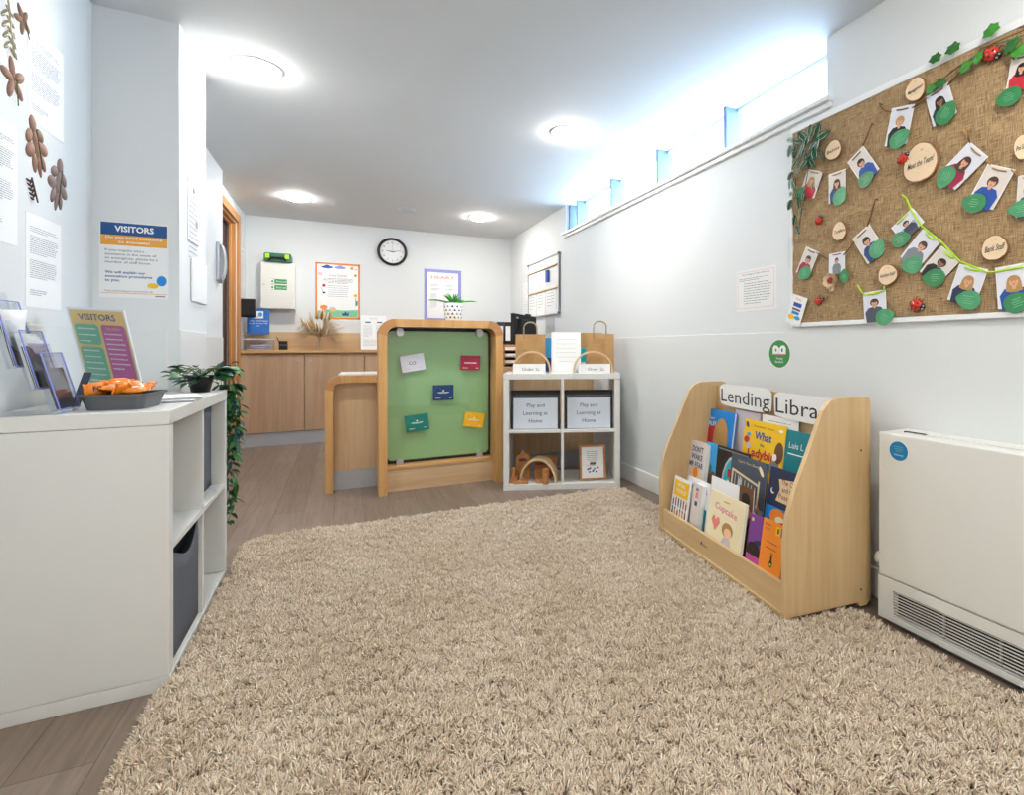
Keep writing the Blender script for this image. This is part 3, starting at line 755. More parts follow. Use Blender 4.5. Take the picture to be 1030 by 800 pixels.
# potted succulent on the screen
t = thing('potted_succulent', T(.675, SO.y+.105, 1.1255), 'spiky green succulent in a white geometric patterned pot on top of the screen', 'potted plant')
b = MB().lathe([(.0001, .0), (.050, 0), (.052, .003), (.064, .118), (.060, .122), (.056, .112), (.0001, .108)], 'laminated paper', 28)
b.build('pot', t)
b = MB()
for row in range(4):
    z = .016+row*.025; r = .0522+z*.1+.0012
    n = 12
    for k in range(n):
        a = 2*math.pi*(k+.5*(row % 2))/n; dz = .016; da = .17
        P = lambda aa, zz: ((.0535+zz*.1)*math.cos(aa), (.0535+zz*.1)*math.sin(aa), zz)
        b.add([P(a-da, z), P(a+da, z), P(a, z+dz)], [(0, 1, 2)], ['slate', 'grey', 'night'][(k+row) % 3])
b.build('triangle_pattern', t)
mat('succulent green', '#4fae3c', .45, var=.25, scale=30); mat('succulent dark', '#2f7d33', .45)
b = MB(); q = random.Random(11)
for i in range(46):
    a = q.uniform(0, 6.28); L = q.uniform(.07, .13) ; el = q.uniform(.5, 1.4)
    if i < 6: L = .18; el = .42; a = [0.05, 3.1, .25, 3.3, -.15, 2.9][i]
    pts = []; w = []
    for k in range(6):
        u = k/5; rr = L*u*math.cos(el); z = .112+L*math.sin(el)*(u-.28*u*u*(1 if i > 5 else 1.9)*1.2)
        pts.append((rr*math.cos(a), rr*math.sin(a), z)); w.append(.0065*(1-u)**.7+.0006)
    b.tube(pts, w, q.choice(['succulent green', 'succulent green', 'succulent dark']), 6)
b.build('leaves', t)

# ---------------------------------------------------------------- desk things behind the screen
t = thing('monitor', frame(Vector((1.33, 4.35, .757)), (.39, .50, 0), (0, 0, 1)), 'black computer monitor on the desk behind the screen', 'monitor')
MB().box(0, .62, .13, .487, -.03, 0, 'matt black').box(.1, .50, .18, .44, -.001, .035, 'matt black').build('housing', t, bevel=.006)
MB().box(.06, .115, .445, .458, .0005, .001, 'lightgrey').build('badge', t)
MB().box(.012, .608, .15, .475, -.0315, -.0305, 'dark gap').build('screen', t)
MB().box(.27, .35, .0, .25, .035, .055, 'black').box(.20, .42, 0, .012, -.08, .12, 'black').build('stand', t, bevel=.003)
MB().box(.34, .44, .487, .50, -.02, .01, 'matt black').build('webcam', t, bevel=.003)
def binder(x, rz, label, spine):
    M = T(x, 5.84, .9185) @ RZ(rz)
    t = thing('lever_arch_file', M, label, 'binder', 'lever arch files on the back worktop')
    MB().box(-.037, -.033, 0, .15, 0, .318, spine).box(.033, .037, 0, .15, 0, .318, spine).box(-.037, .037, -.003, .0, 0, .318, spine).build('cover', t, bevel=.001)
    MB().box(-.030, .030, .01, .145, .005, .30, 'paper').build('pages', t)
    MB().box(-.028, .028, -.0045, -.003, .10, .27, 'paper').build('spine_label', t)
    return t
binder(1.40, 0, 'black lever arch file standing just above the screen top', 'black')
binder(1.63, -8, 'dark lever arch file with white spine label beside the monitor', 'night')
binder(1.715, -8, 'dark file standing nearest the back right corner', 'black')
for i in range(4):
    t = thing('letter_tray', T(1.14, 4.0, .7575+.053*i), 'wooden letter tray, one of four stacked on the desk behind the screen', 'letter tray', 'stacked letter trays')
    MB().box(0, .24, 0, .30, 0, .008, 'block wood').box(0, .008, 0, .30, .008, .051, 'block wood').box(.232, .24, 0, .30, .008, .051, 'block wood').box(.008, .232, .292, .30, .008, .051, 'block wood').build('tray', t)
    MB().box(.015, .225, .01, .285, .009, .03, 'paper').build('papers', t)

# year planner style board on the right wall
def RWp(px, py, x=XR): return hit(px, py, (x, 0, 0), (1, 0, 0))
def rframe(y, z, x=XR): return frame(Vector((x, y, z)), (0, -1, 0), (0, 0, 1))
t = thing('planner_board', rframe(4.895, 1.545), 'white planner board with paper sheets on two rails, far end of the right wall', 'board')
w, h = .89, .575
MB().box(-w/2, w/2, -h/2, h/2, .002, .012, 'laminated paper').build('board_panel', t)
b = MB()
for a in ((-w/2, w/2, h/2-.012, h/2), (-w/2, w/2, -h/2, -h/2+.012), (-w/2, -w/2+.012, -h/2+.012, h/2-.012), (w/2-.016, w/2, -h/2+.012, h/2-.012)): b.box(*a, .002, .022, 'steel')
for x in (-w/2+.008, w/2-.008):
    for y in (h/2-.008, -h/2+.008): b.box(x-.012, x+.012, y-.012, y+.012, .002, .026, 'grey')
b.build('board_frame', t)
for y in (.185, -.035): MB().box(-w/2+.015, w/2-.04, y-.006, y+.006, .012, .026, 'sand').box(-w/2+.015, w/2-.04, y-.010, y-.006, .012, .024, 'brown').build('rail', t)
for (x0, x1, y0, y1) in ((-.42, -.20, -.02, .17), (-.17, .07, -.02, .17), (-.42, -.20, -.27, -.045), (-.17, .07, -.28, -.045), (.10, .36, -.285, -.045)):
    MB().box(x0, x1, y0, y1, .013, .016, 'paper').bars(x0+.03, x1-.03, y1-.03, .03, 5, 'pale ink', .005, .0165, seed=int(x0*100)).build('sheet', t)
t = MB(rframe(4.895, 1.545)).box(.145, .20, .035, .155, .0165, .04, 'blue').build('whiteboard_eraser', bevel=.006)
tag(t, 'bright blue eraser stuck on the planner board', 'eraser')
t = MB(rframe(5.47, 1.48)).box(-.09, .09, -.24, .18, .0, .0012, 'paper').bars(-.07, .07, .14, .025, 14, 'pale ink', .003, .002).build('notice_sheet')
tag(t, 'pale sheet of paper on the wall left of the planner board', 'notice')
t = MB(rframe(4.72, 1.16)).box(-.12, .12, -.075, .075, .0, .0015, 'lightgrey').build('notice_sheet')  # plain light grey rectangle, thin and flat on the wall
tag(t, 'small grey rectangle on the wall just below the planner board', 'notice')
# desk return under the monitor
MB().box(1.25, 1.905, .62, 1.30, .735, .757, 'laminate white').box(1.27, 1.29, .66, 1.28, .0, .735, 'maple').box(1.88, 1.90, .66, 1.28, .0, .735, 'maple').build('desk_return', rc)

# ================================================================ things on and in the right cube unit (frame KM)
def kp(px, py, d):
    h = hit(px, py, KO+KB*d, KB); q = h-KO; return q.dot(KE), q.z
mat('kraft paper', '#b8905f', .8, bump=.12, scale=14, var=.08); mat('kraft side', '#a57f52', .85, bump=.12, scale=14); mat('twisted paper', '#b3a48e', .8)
mat('label paper', '#f4f4f4', .5)
ZT = .7703
def paper_bag(px0, px1, ptop, dep, dd, rz, label, hy):
    x0, _ = kp(px0, ptop, dep); x1, z1 = kp(px1, ptop, dep)
    w = x1-x0; h = z1-ZT
    t = thing('paper_carrier_bag', KM @ T((x0+x1)/2, dep, ZT) @ RZ(rz), label, 'bag', 'brown paper carrier bags on the cube unit')
    b = MB(); k = .92
    v = [(-w/2, 0, 0), (w/2, 0, 0), (w/2, dd, 0), (-w/2, dd, 0), (-w/2, .01, h), (w/2, .01, h), (w/2, dd*.75, h), (-w/2, dd*.75, h)]
    nx, nz_ = 8, 8; vv = []; ff = []; q = random.Random(int(px0))
    for j in range(nz_+1):
        for i in range(nx+1):
            u, s = i/nx, j/nz_
            vv.append((-w/2+w*u, .01*s+.004*math.sin(7*u+9*s+px0)*math.sin(3.1*u)*(s > .05)+q.uniform(-.002, .002), h*s))
    for j in range(nz_):
        for i in range(nx): a = j*(nx+1)+i; ff.append((a, a+1, a+nx+2, a+nx+1))
    b.add(vv, ff, 'kraft paper')
    b.add(v, [(0, 3, 2, 1), (2, 3, 7, 6)], 'kraft paper')
    for s in (-1, 1):
        b.add([(s*w/2, 0, 0), (s*w/2, dd, 0), (s*w/2, dd*.75, h), (s*w/2, .01, h), (s*(w/2-.022), dd*.45, h*.45), (s*(w/2-.012), dd*.42, h)],
              [(0, 1, 4), (1, 2, 5, 4), (0, 4, 5, 3)] if s > 0 else [(1, 0, 4), (2, 1, 4, 5), (4, 0, 3, 5)], 'kraft side')
    b.build('bag_body', t)
    for yy in (.012, dd*.72):
        pts = [(-.045, yy, h-.03), (-.045, yy, h+hy*.55)] + [(-.045*math.cos(math.pi*i/8), yy, h+hy*.55+hy*.45*math.sin(math.pi*i/8)) for i in range(1, 8)] + [(.045, yy, h+hy*.55), (.045, yy, h-.03)]
        MB().tube(pts, .0042, 'twisted paper', 7).build('bag_handle', t)
    return t
paper_bag(518.5, 548.5, 336.5, .14, .10, 4, 'brown paper carrier bag on the cube unit, left of the white notice', .085)
paper_bag(589.5, 617.5, 336, .13, .10, -4, 'brown paper carrier bag at the right end of the cube unit top', .09)
# brown envelope and teal pack behind
x0, _ = kp(583, 335, .26); x1, z1 = kp(606, 335, .26)
t = MB(KM @ T((x0+x1)/2, .26, ZT)).box(-(x1-x0)/2, (x1-x0)/2, 0, .03, 0, z1-ZT, 'kraft paper').build('brown_paper_bag', bevel=.003)
tag(t, 'plain flat brown bag standing behind the right carrier bag', 'bag')
x0, _ = kp(581, 350, .225); x1, z1 = kp(592, 350, .225)
t = MB(KM @ T((x0+x1)/2, .225, ZT)).box(-.05, .05, 0, .02, 0, z1-ZT, 'turquoise').rect(0, .06, .03, .02, 'paper', .001, X=RX(90)).build('turquoise_pack', bevel=.003)
tag(t, 'turquoise pack peeping out between the white notice and the right carrier bag', 'pack')
x0, _ = kp(545, 340, .26); x1, z1 = kp(554, 340, .26)
t = MB(KM @ T((x0+x1)/2-.01, .26, ZT)).box(-.05, .05, 0, .03, 0, .10, 'navy').box(-.05, .05, 0, .03, .101, z1-ZT, 'sky').build('blue_pack', bevel=.003)
tag(t, 'blue and dark pack standing between the left carrier bag and the white notice', 'pack')
# white notice standing in the middle
x0, _ = kp(554.5, 334, .10); x1, z1 = kp(584, 334, .10); w = x1-x0; h = z1-ZT
t = thing('standing_notice', KM @ T((x0+x1)/2, .09, ZT), 'white printed notice standing upright between the two carrier bags', 'notice')
b = MB(RX(83)); b.box(-w/2, w/2, 0, h, -.003, 0, 'laminated paper'); b.rect(0, h/2, w-.03, h-.03, 'paper', .0006); b.bars(-w/2+.025, w/2-.025, h-.05, .03, 6, 'lightgrey', .003, .001, center=True); b.build('notice_sheet', t)
MB().box(-.04, .04, .0, .07, 0, .004, 'acrylic').build('foot', t)
# wooden half hoops and the name labels
def half_hoop(px0, px1, ptop, dep, label, m='arch wood'):
    x0, _ = kp(px0, 372, dep); x1, _ = kp(px1, 372, dep); _, z1 = kp((px0+px1)/2, ptop, dep)
    w = (x1-x0)/2; h = z1-ZT; pts = []
    t = thing('wooden_arch', KM @ T((x0+x1)/2, dep, ZT), label, 'arch', 'wooden half hoops on the cube unit')
    b = MB(); n = 24; th = .011; v = []; f = []
    for i in range(n+1):
        a = math.pi*i/n
        for (r, yy) in ((0, 0), (0, .04), (th, .04), (th, 0)):
            v.append((-(w-r)*math.cos(a), yy, (h-r)*math.sin(a)**.85 if math.sin(a) > 1e-6 else 0))
    for i in range(n):
        for k in range(4): f.append((4*i+k, 4*i+(k+1) % 4, 4*i+4+(k+1) % 4, 4*i+4+k))
    f += [(0, 1, 2, 3), (4*n+3, 4*n+2, 4*n+1, 4*n)]
    b.add(v, f, m); b.build('arch_hoop', t); return t
half_hoop(515, 554, 353, .035, 'pale wooden half hoop over the left name label, top of the cube unit')
half_hoop(576.5, 617, 353, .035, 'pale wooden half hoop over the right name label, top of the cube unit')
def name_label(px0, px1, ptop, txt, label):
    x0, _ = kp(px0, ptop, .02); x1, z1 = kp(px1, ptop, .02); w = x1-x0; h = z1-ZT
    M = KM @ T((x0+x1)/2, .022, ZT) @ RX(84)
    b = MB(); b.box(-w/2, w/2, 0, h, -.0012, 0, 'label paper'); b.text(txt, .01, h*.45, .020, 'grey ink', .0006, width=.11)
    tag(b.build('name_label', M=M), label, 'label')
name_label(516, 548.5, 366, 'Under 2s', 'white folded label reading Under 2s on top of the cube unit')
name_label(582, 614, 366, 'Over 2s', 'white folded label reading Over 2s on top of the cube unit')
# box files
def box_file(x, w, label):
    t = thing('document_wallet', KM @ T(x, .05, .385+.0092) , label, 'file', 'black files in the upper cubes')
    b = MB(RX(-5)); b.box(-w/2, w/2, 0, .035, 0, .262, 'matt black'); b.box(-w/2+.01, w/2-.01, -.006, 0, .0, .245, 'black')
    b.box(-w/2-.002, w/2+.002, -.004, .06, .235, .262, 'matt black'); b.build('file_body', t, bevel=.003)
    b = MB(RX(85) @ T(0, 0, .0075)); W = w-.03; b.box(-W/2, W/2, .003, .208, 0, .0012, 'laminated paper')
    for i, s in enumerate(('Play and', 'Learning at', 'Home')): b.text(s, 0, .160-.052*i, .026, 'ink', .0018)
    b.build('title_sheet', t)
    MB(RX(85) @ T(0, 0, .0095)).box(-w/2+.008, w/2-.008, .001, .228, .0003, .0008, 'acrylic').build('clear_pocket', t)
    return t
box_file(.038+.170, .324, 'black file with a Play and Learning at Home sheet, in the upper left cube')
box_file(KW/2+.009+.170, .324, 'black file with a Play and Learning at Home sheet, in the upper right cube')
# picture frame, lower right cube
t = thing('framed_picture', KM @ T(KW/2+.208, .075, .0385) @ RZ(6), 'small wooden picture frame with blue and red print in the lower right cube', 'picture frame')
b = MB(RX(80)); w, h = .182, .235
b.box(-w/2, w/2, 0, .014, 0, .014, 'block wood').box(-w/2, w/2, h-.014, h, 0, .014, 'block wood').box(-w/2, -w/2+.014, .014, h-.014, 0, .014, 'block wood').box(w/2-.014, w/2, .014, h-.014, 0, .014, 'block wood')
b.build('frame', t, bevel=.001)
b = MB(RX(80)); b.box(-w/2+.012, w/2-.012, .012, h-.012, .001, .006, 'paper')
b.bars(-.045, .045, .190, .013, 6, 'pale ink', .0035, .0065, center=True, seed=8); b.bars(-.05, .05, .095, .01, 1, 'pale ink', .003, .0065)
for cx, cy, m_ in ((-.032, .073, 'blue'), (-.018, .078, 'red'), (.012, .074, 'sky'), (.002, .060, 'navy'), (.034, .080, 'red'), (-.022, .055, 'magenta'), (.026, .056, 'crimson')):
    b.disc(cx, cy, .0085, .0065, m_, .007, rot=30)
b.build('print', t)
MB().add([(-.02, .0, .12), (.02, 0, .12), (.02, .09, 0), (-.02, .09, 0)], [(0, 1, 2, 3)], 'brown').build('easel_back', t, solid=.002)
# wooden blocks, lower left cube
def blk(name, x, y, z, M2, fn, label, m='block wood'):
    b = MB(); fn(b, m); return tag(b.build(name, M=KM @ T(x, y, z) @ M2, bevel=.0015), label, 'toy block', 'wooden building blocks')
def fbox(w, d, h): return lambda b, m: b.box(-w/2, w/2, 0, d, 0, h, m)
def arch_fn(w, d, h, r):
    def f(b, m):
        pts = [(-w/2, 0), (-w/2, h), (w/2, h), (w/2, 0), (r, 0)] + [(r*math.cos(math.pi*i/10), r*math.sin(math.pi*i/10)) for i in range(1, 10)] + [(-r, 0)]
        n = len(pts); v = [(p[0], 0, p[1]) for p in pts]+[(p[0], d, p[1]) for p in pts]
        # strips so the hole stays clean
        A = [(-w/2, 0), (-w/2, h), (-w/2, h)]; outer = []
        for i in range(11):
            a = math.pi*(1-i/10); c, s_ = math.cos(a), math.sin(a)
            k = min(w/2/max(abs(c), 1e-6), h/max(s_, 1e-6)); outer.append((k*c, k*s_))
        inner = [(r*math.cos(math.pi*(1-i/10)), r*math.sin(math.pi*(1-i/10))) for i in range(11)]
        for i in range(10):
            q = [outer[i], outer[i+1], inner[i+1], inner[i]]
            v = [(p[0], 0, p[1]) for p in q]+[(p[0], d, p[1]) for p in q]
            b.add(v, [(3, 2, 1, 0), (4, 5, 6, 7), (0, 1, 5, 4), (2, 3, 7, 6)] + ([(3, 0, 4, 7)] if i == 0 else []) + ([(1, 2, 6, 5)] if i == 9 else []), m)
    return f
Z0 = .0385; I4 = Matrix.Identity(4)
blk('large_toy_arch', .038+.185, .03, Z0, RZ(-10), lambda b, m: [b.add(
    [((r*math.cos(math.pi*i/28)), yy, r*math.sin(math.pi*i/28)*1.30) for i in range(29) for (r, yy) in ((.125, 0), (.125, .10), (.113, .10), (.113, 0))],
    [(4*i+k, 4*i+4+k, 4*i+4+(k+1) % 4, 4*i+(k+1) % 4) for i in range(28) for k in range(4)] + [(0, 1, 2, 3), (115, 114, 113, 112)], m)], 'large thin pale wooden arch spanning the blocks in the lower left cube', 'arch wood')
blk('toy_block_cylinder', .038+.237, .012, Z0, I4, lambda b, m: b.cyl(.022, 0, .098, m, 20), 'upright wooden cylinder block in front of the large arch')
blk('toy_block_half_disc', .038+.205, .03, Z0, I4, lambda b, m: b.cyl(.034, 0, .022, m, 20, X=T(0, .02, 0)), 'low round wooden disc block left of the cylinder')
blk('toy_block_plank', .038+.075, .008, Z0, RZ(3), fbox(.10, .035, .018), 'flat wooden plank block at the front left of the cube')
blk('toy_block_cube', .038+.026, .03, Z0, I4, fbox(.044, .044, .044), 'small wooden cube block at the lower left corner')
blk('toy_block_column', .038+.024, .03, Z0+.0445, I4, fbox(.022, .03, .062), 'narrow wooden column block on the corner cube')
blk('toy_block_brick', .038+.080, .13, Z0, I4, fbox(.10, .08, .060), 'wooden brick block under the small bridge, bottom of its stack')
blk('toy_block_brick', .038+.080, .13, Z0+.0605, I4, fbox(.10, .08, .062), 'wooden brick block under the small bridge, upper of two')
blk('toy_block_bridge', .038+.080, .13, Z0+.123, I4, arch_fn(.092, .07, .048, .028), 'small wooden bridge block on top of the left stack')
blk('toy_block_triangle', .038+.082, .14, Z0+.1715, I4, lambda b, m: b.prism([(-.024, 0), (.024, 0), (0, .024)], -.04, 0, m, X=RX(90)), 'small wooden triangle block crowning the left stack')
blk('toy_block_slab', .038+.235, .20, Z0, I4, fbox(.16, .05, .135), 'large dark wooden slab at the back of the lower left cube')
blk('toy_block_brick', .038+.215, .145, Z0, I4, fbox(.11, .05, .060), 'wooden brick block seen through the large arch, lower one')
blk('toy_block_brick', .038+.215, .145, Z0+.0605, I4, fbox(.10, .05, .035), 'wooden brick block seen through the large arch, upper one')

# ================================================================ on top of the left unit
def TP(px, py, z=.7705): return hit(px, py, (0, 0, z), (0, 0, 1))
mat('tray grey', '#5c5f63', .45); mat('wrapper orange', '#f08a1c', .35, coat=.3); mat('wrapper dark', '#2b2d5a', .4)
t = thing('sweets_tray', T(-.572, 1.905, .7705) @ RZ(-5), 'dark grey plastic tray of orange wrapped treats on the left shelf unit', 'tray')
def tray(b, w0, d0, w1, d1, h, m):
    v = []
    for (w, d, z) in ((w0, d0, 0), (w1, d1, h-.006), (w1+.010, d1+.010, h-.006), (w1+.010, d1+.010, h), (w1-.003, d1-.003, h), (w0-.006, d0-.006, .003)):
        for p in rrect(-w/2, w/2, -d/2, d/2, .018, 4): v.append((p[0], p[1], z))
    n = 20; f = [(k*n+i, k*n+(i+1) % n, (k+1)*n+(i+1) % n, (k+1)*n+i) for k in range(5) for i in range(n)]
    f += [tuple(range(n-1, -1, -1)), tuple(5*n+i for i in range(n))]
    b.add(v, f, m)
b = MB(T(0, .045, 0)); tray(b, .126, .13, .146, .150, .044, 'tray grey'); b.build('tray_body', t)
def wrapped(i, x, y, z, rz, rx, dark, label):
    M = T(-.572, 1.950, .7705) @ RZ(-5) @ T(x, y, z) @ RZ(rz) @ RX(rx)
    t = thing('wrapped_treat', M, label, 'snack', 'orange wrapped treats in the grey tray')
    b = MB(); n = 6; L = .052; Wd = .020; v = []; f = []
    for a in range(n+1):
        u = a/n*2-1; wd = Wd*(1-.25*abs(u)**3)
        pinch = 1-abs(u)**4
        for k in range(8):
            an = 2*math.pi*k/8; v.append((u*L/2, wd*math.cos(an), .009*pinch*math.sin(an)+.0008*math.sin(an)))
    for a in range(n):
        for k in range(8): f.append((a*8+k, a*8+(k+1) % 8, (a+1)*8+(k+1) % 8, (a+1)*8+k))
    f += [tuple(range(7, -1, -1)), tuple(n*8+k for k in range(8))]
    b.add(v, f, 'wrapper orange', True); b.build('wrapper', t)
    b = MB()
    if dark:
        b.text('VISI' if i % 3 else 'FOR', 0, 0, .013, 'wrapper dark', .0098, bold=.03); b.text('VISI', 0, 0, .013, 'wrapper dark', .0098, bold=.03, X=RX(180))
    else:
        b.rect(.0, 0, .016, .014, 'paper', .0097, 20); b.rect(-.0, 0, .016, .014, 'wrapper dark', .0097, X=RX(180))
    b.build('wrapper_print', t)
    for s in (-1, 1):
        b = MB()
        pp = [(s*(L/2-.002), -.014, 0), (s*(L/2+.008), -.017, .003), (s*(L/2+.008), -.006, -.002), (s*(L/2+.009), .006, .003), (s*(L/2+.008), .017, -.002), (s*(L/2-.002), .014, 0)]
        b.add(pp, [tuple(range(6))], 'wrapper orange')
        b.build('crimped_end', t, solid=.0006)
    return t
q = random.Random(5)
pos = [(x, y) for y in (-.045, -.012, .022, .05) for x in (-.055, -.018, .02, .055)]
corner_words = {0: 'at the front left', 1: 'at the front, second from the left', 2: 'at the front, third from the left', 3: 'at the front right', 4: 'in the second row at the left', 5: 'in the second row, second from the left', 6: 'in the second row, third from the left', 7: 'in the second row at the right'}
for i, (x, y) in enumerate(pos):
    wrapped(i, x*.74+q.uniform(-.004, .004), y*.85, .047+.016*(1-abs(y)/.06)+q.uniform(0, .010), q.uniform(-90, 90), q.uniform(-85, 85), i % 2 == 0,
            'orange wrapped treat %s of the grey tray' % corner_words[i] if i in corner_words else 'orange wrapped treat in the back half of the grey tray')
# visitor sign frame
yw = R(-35.94)
e = Vector((math.cos(yw), math.sin(yw), 0)); bv = Vector((-math.sin(yw), math.cos(yw), 0)); tl = R(-15.65); up = bv*math.sin(tl)+Vector((0, 0, 1))*math.cos(tl)
e2 = e*math.cos(R(-3.3))+up*math.sin(R(-3.3)); up2 = up*math.cos(R(-3.3))-e*math.sin(R(-3.3))
o = Vector((-.670, 2.239, .7775))
t = thing('visitor_sign_stand', frame(o, e2, up2), 'yellow visitors sign with pink and green panels behind the sweets tray', 'sign')
b = MB(); w, h = .215, .302
mat('sign yellow', '#f6cf7c', .3); mat('sign pink', '#cf5fa4', .3); mat('sign green', '#6cc39c', .3)
b.box(-w/2, w/2, 0, h, -.004, 0, 'laminated paper'); b.rect(0, h/2, w-.012, h-.012, 'sign yellow', .0004)
b.text('VISITORS', .0, h-.028, .020, 'posterblue', .0008, bold=.015, width=.14)
b.prism(rrect(.006, w/2-.012, .060, h-.052, .012), .0005, .0007, 'sign pink'); b.prism(rrect(-w/2+.012, -.004, .040, .175, .012), .0005, .0007, 'sign green')
b.prism(rrect(-w/2+.012, -.004, .182, h-.052, .012), .0005, .0007, 'sign green')
b.text('THE NEWS', .05, h-.065, .008, 'sign yellow', .001); b.bars(.014, .088, h-.082, .0165, 8, 'paper', .004, .001, seed=4); b.bars(-w/2+.022, -.014, .162, .0205, 6, 'paper', .004, .001, seed=14); b.bars(-w/2+.022, -.014, .235, .0205, 3, 'paper', .004, .001, seed=15)
b.bars(.0, .05, .045, .010, 3, 'ink', .0022, .001, center=True)
b.poly([(.062, .052), (.082, .058), (.100, .052), (.098, .030), (.081, .016), (.064, .030)], 'bluebright', .0009); b.poly([(.067, .048), (.082, .053), (.095, .048), (.093, .032), (.081, .021), (.069, .032)], 'sky', .0012); b.disc(.081, .037, .008, .007, 'sign yellow', .0015)
b.build('sign_panel', t)
MB().box(-w/2-.001, w/2+.001, -.002, h+.002, .0025, .0038, 'acrylic').build('clear_cover', t)
MB().box(-.05, .05, .0, .006, -.06, -.004, 'acrylic').build('foot', t)
# leaflet rack: three stepped clear pockets facing into the room
LR = frame(Vector((-.665, 1.825, .7705)), (0, 1, 0), (-1, 0, 0))
t = thing('leaflet_rack', LR, 'clear three tier leaflet rack with curling leaflets on the left unit', 'leaflet rack')
mat('leaflet dark', '#4c4a52', .3, var=.3, scale=25)
MB().box(-.005, .115, .0, .145, 0, .003, 'acrylic').build('foot', t)
for i in range(3):
    yb, zb = .012+.040*i, .006+.058*i
    X = T(0, yb, zb) @ RX(90-14)
    Hh = .155 if i < 2 else .175
    b = MB(X); b.box(0, .11, 0, Hh, .016, .018, 'acrylic').box(0, .11, 0, Hh+.03, -.002, 0, 'acrylic').box(0, .002, 0, Hh, 0, .016, 'acrylic').box(.108, .11, 0, Hh, 0, .016, 'acrylic').box(0, .11, 0, .002, 0, .016, 'acrylic')
    for (x, z) in ((.0, .0175), (.109, .0175)): b.tube([(x, 0, z), (x, Hh, z)], .0016, 'acrylic edge', 6)
    b.tube([(0, .0, .0175), (.11, .0, .0175)], .0018, 'acrylic edge', 6); b.tube([(0, Hh, .0175), (.11, Hh, .0175)], .0011, 'acrylic edge', 6)
    b.build('pocket', t)
    if i > 0:
        v = []; f = []
        for s_ in range(3):
            n0 = len(v)
            for k in range(9):
                u = k/8; zz = .003+.004*s_; cv = (.012 if i == 1 else .03)*u*u*(1 if i == 2 else .5)
                v += [(.006, u*.15, zz+cv*.3), (.10-.02*s_*(i == 2)*u, u*(.15-.01*s_), zz+cv)]
            f += [(n0+2*k, n0+2*k+1, n0+2*k+3, n0+2*k+2) for k in range(8)]
        MB(X).add(v, f, 'paper', True).build('leaflet', t, solid=.0006)
    MB(X).box(.008, .102, .004, .115, .008, .013, 'leaflet dark').build('leaflet', t)
lt = [c for c in t.children if c.name.startswith('leaflet')]
for i in lt: i['label'] = 'dark printed leaflet' if 'leaflet dark' in i.data.materials else 'white curling leaflet'
t = MB(T(-.76, 2.06, .7705) @ RZ(20)).box(-.05, .05, -.003, .003, .0, .12, 'night').build('folder', bevel=.001); 
t.matrix_world = T(-.70, 2.02, .7705) @ RZ(-50) @ RX(-16); t.data = MB().box(-.02, .02, -.002, .002, 0, .105, 'night').build('folder_tmp').data
bpy.data.objects.remove(bpy.data.objects['folder_tmp'])
tag(t, 'thin dark blue folder leaning between the leaflet rack and the yellow sign', 'folder')
# booklets
for i, (px, py, rz, w, h, lab) in enumerate(((183, 401, 12, .15, .21, 'white booklet lying flat beside the sweets tray, lower one'), (181, 398.5, 28, .13, .18, 'white booklet lying on top of the lower one beside the sweets tray'))):
    c = TP(px, py); z = .7705+.0065*i
    b = MB().box(-w/2, w/2, -h/2, h/2, 0, .006, 'paper'); b.box(-w/2-.001, w/2, -h/2, -h/2+.004, -.0001, .0062, 'lightgrey')
    tag(b.build('booklet', M=T(-.515+.012*i, 2.14+.02*i, z) @ RZ(rz*.6), bevel=.0008), lab, 'booklet')
# trailing plant
mat('leaf dark', '#1f5232', .4, var=.35, scale=18); mat('leaf mid', '#3d7d3f', .4, var=.3, scale=18); mat('leaf blue', '#2d5a5e', .4); mat('vine stem', '#4b5a2c', .6)
def leaf(b, p, d, L, w, m, droop=.25, tipdrop=.3):
    p = Vector(p); d = Vector(d).normalized(); s = d.cross(Vector((0, 0, 1)));
    if s.length < .1: s = Vector((1, 0, 0))
    s.normalize(); nrm = s.cross(d).normalized()
    q = rnd.uniform(-.6, .6); s = (s*math.cos(q)+nrm*math.sin(q)); nrm = s.cross(d).normalized()
    v = []
    for u, k in ((0, 0), (.25, .8), (.55, 1), (.8, .6), (1, 0)):
        c = p+d*L*u-Vector((0, 0, 1))*L*tipdrop*u*u
        v += [c-s*w/2*k+nrm*w*.18*k, c, c+s*w/2*k+nrm*w*.18*k]
    f = []
    for i in range(4): f += [(3*i, 3*i+1, 3*i+4, 3*i+3), (3*i+1, 3*i+2, 3*i+5, 3*i+4)]
    b.add(v, f, m, True)
t = thing('trailing_plant', T(-.503, 2.50, .7705), 'leafy trailing plant in a small black pot on the left unit', 'potted plant')
MB().lathe([(.0001, 0), (.030, 0), (.043, .062), (.046, .066), (.040, .066), (.036, .056), (.0001, .054)], 'black', 24).build('pot', t)
bs = MB(); bl = MB(); q = random.Random(21)
def rp(): return q.uniform(-1, 1)
for i in range(24):
    a = q.uniform(0, 6.28); L = q.uniform(.05, .10); pts = [(0, 0, .055), (.4*L*math.cos(a), .4*L*math.sin(a), .09), (L*math.cos(a), L*math.sin(a), .085+.02*rp())]
    bs.tube(pts, .0014, 'vine stem', 4)
    for k in range(4):
        pp = Vector(pts[2])*(.55+.15*k); leaf(bl, pp, (math.cos(a)+.6*rp(), math.sin(a)+.6*rp(), .25+.3*rp()), q.uniform(.040, .058), .024, q.choice(['leaf dark', 'leaf mid', 'leaf dark', 'leaf blue']))
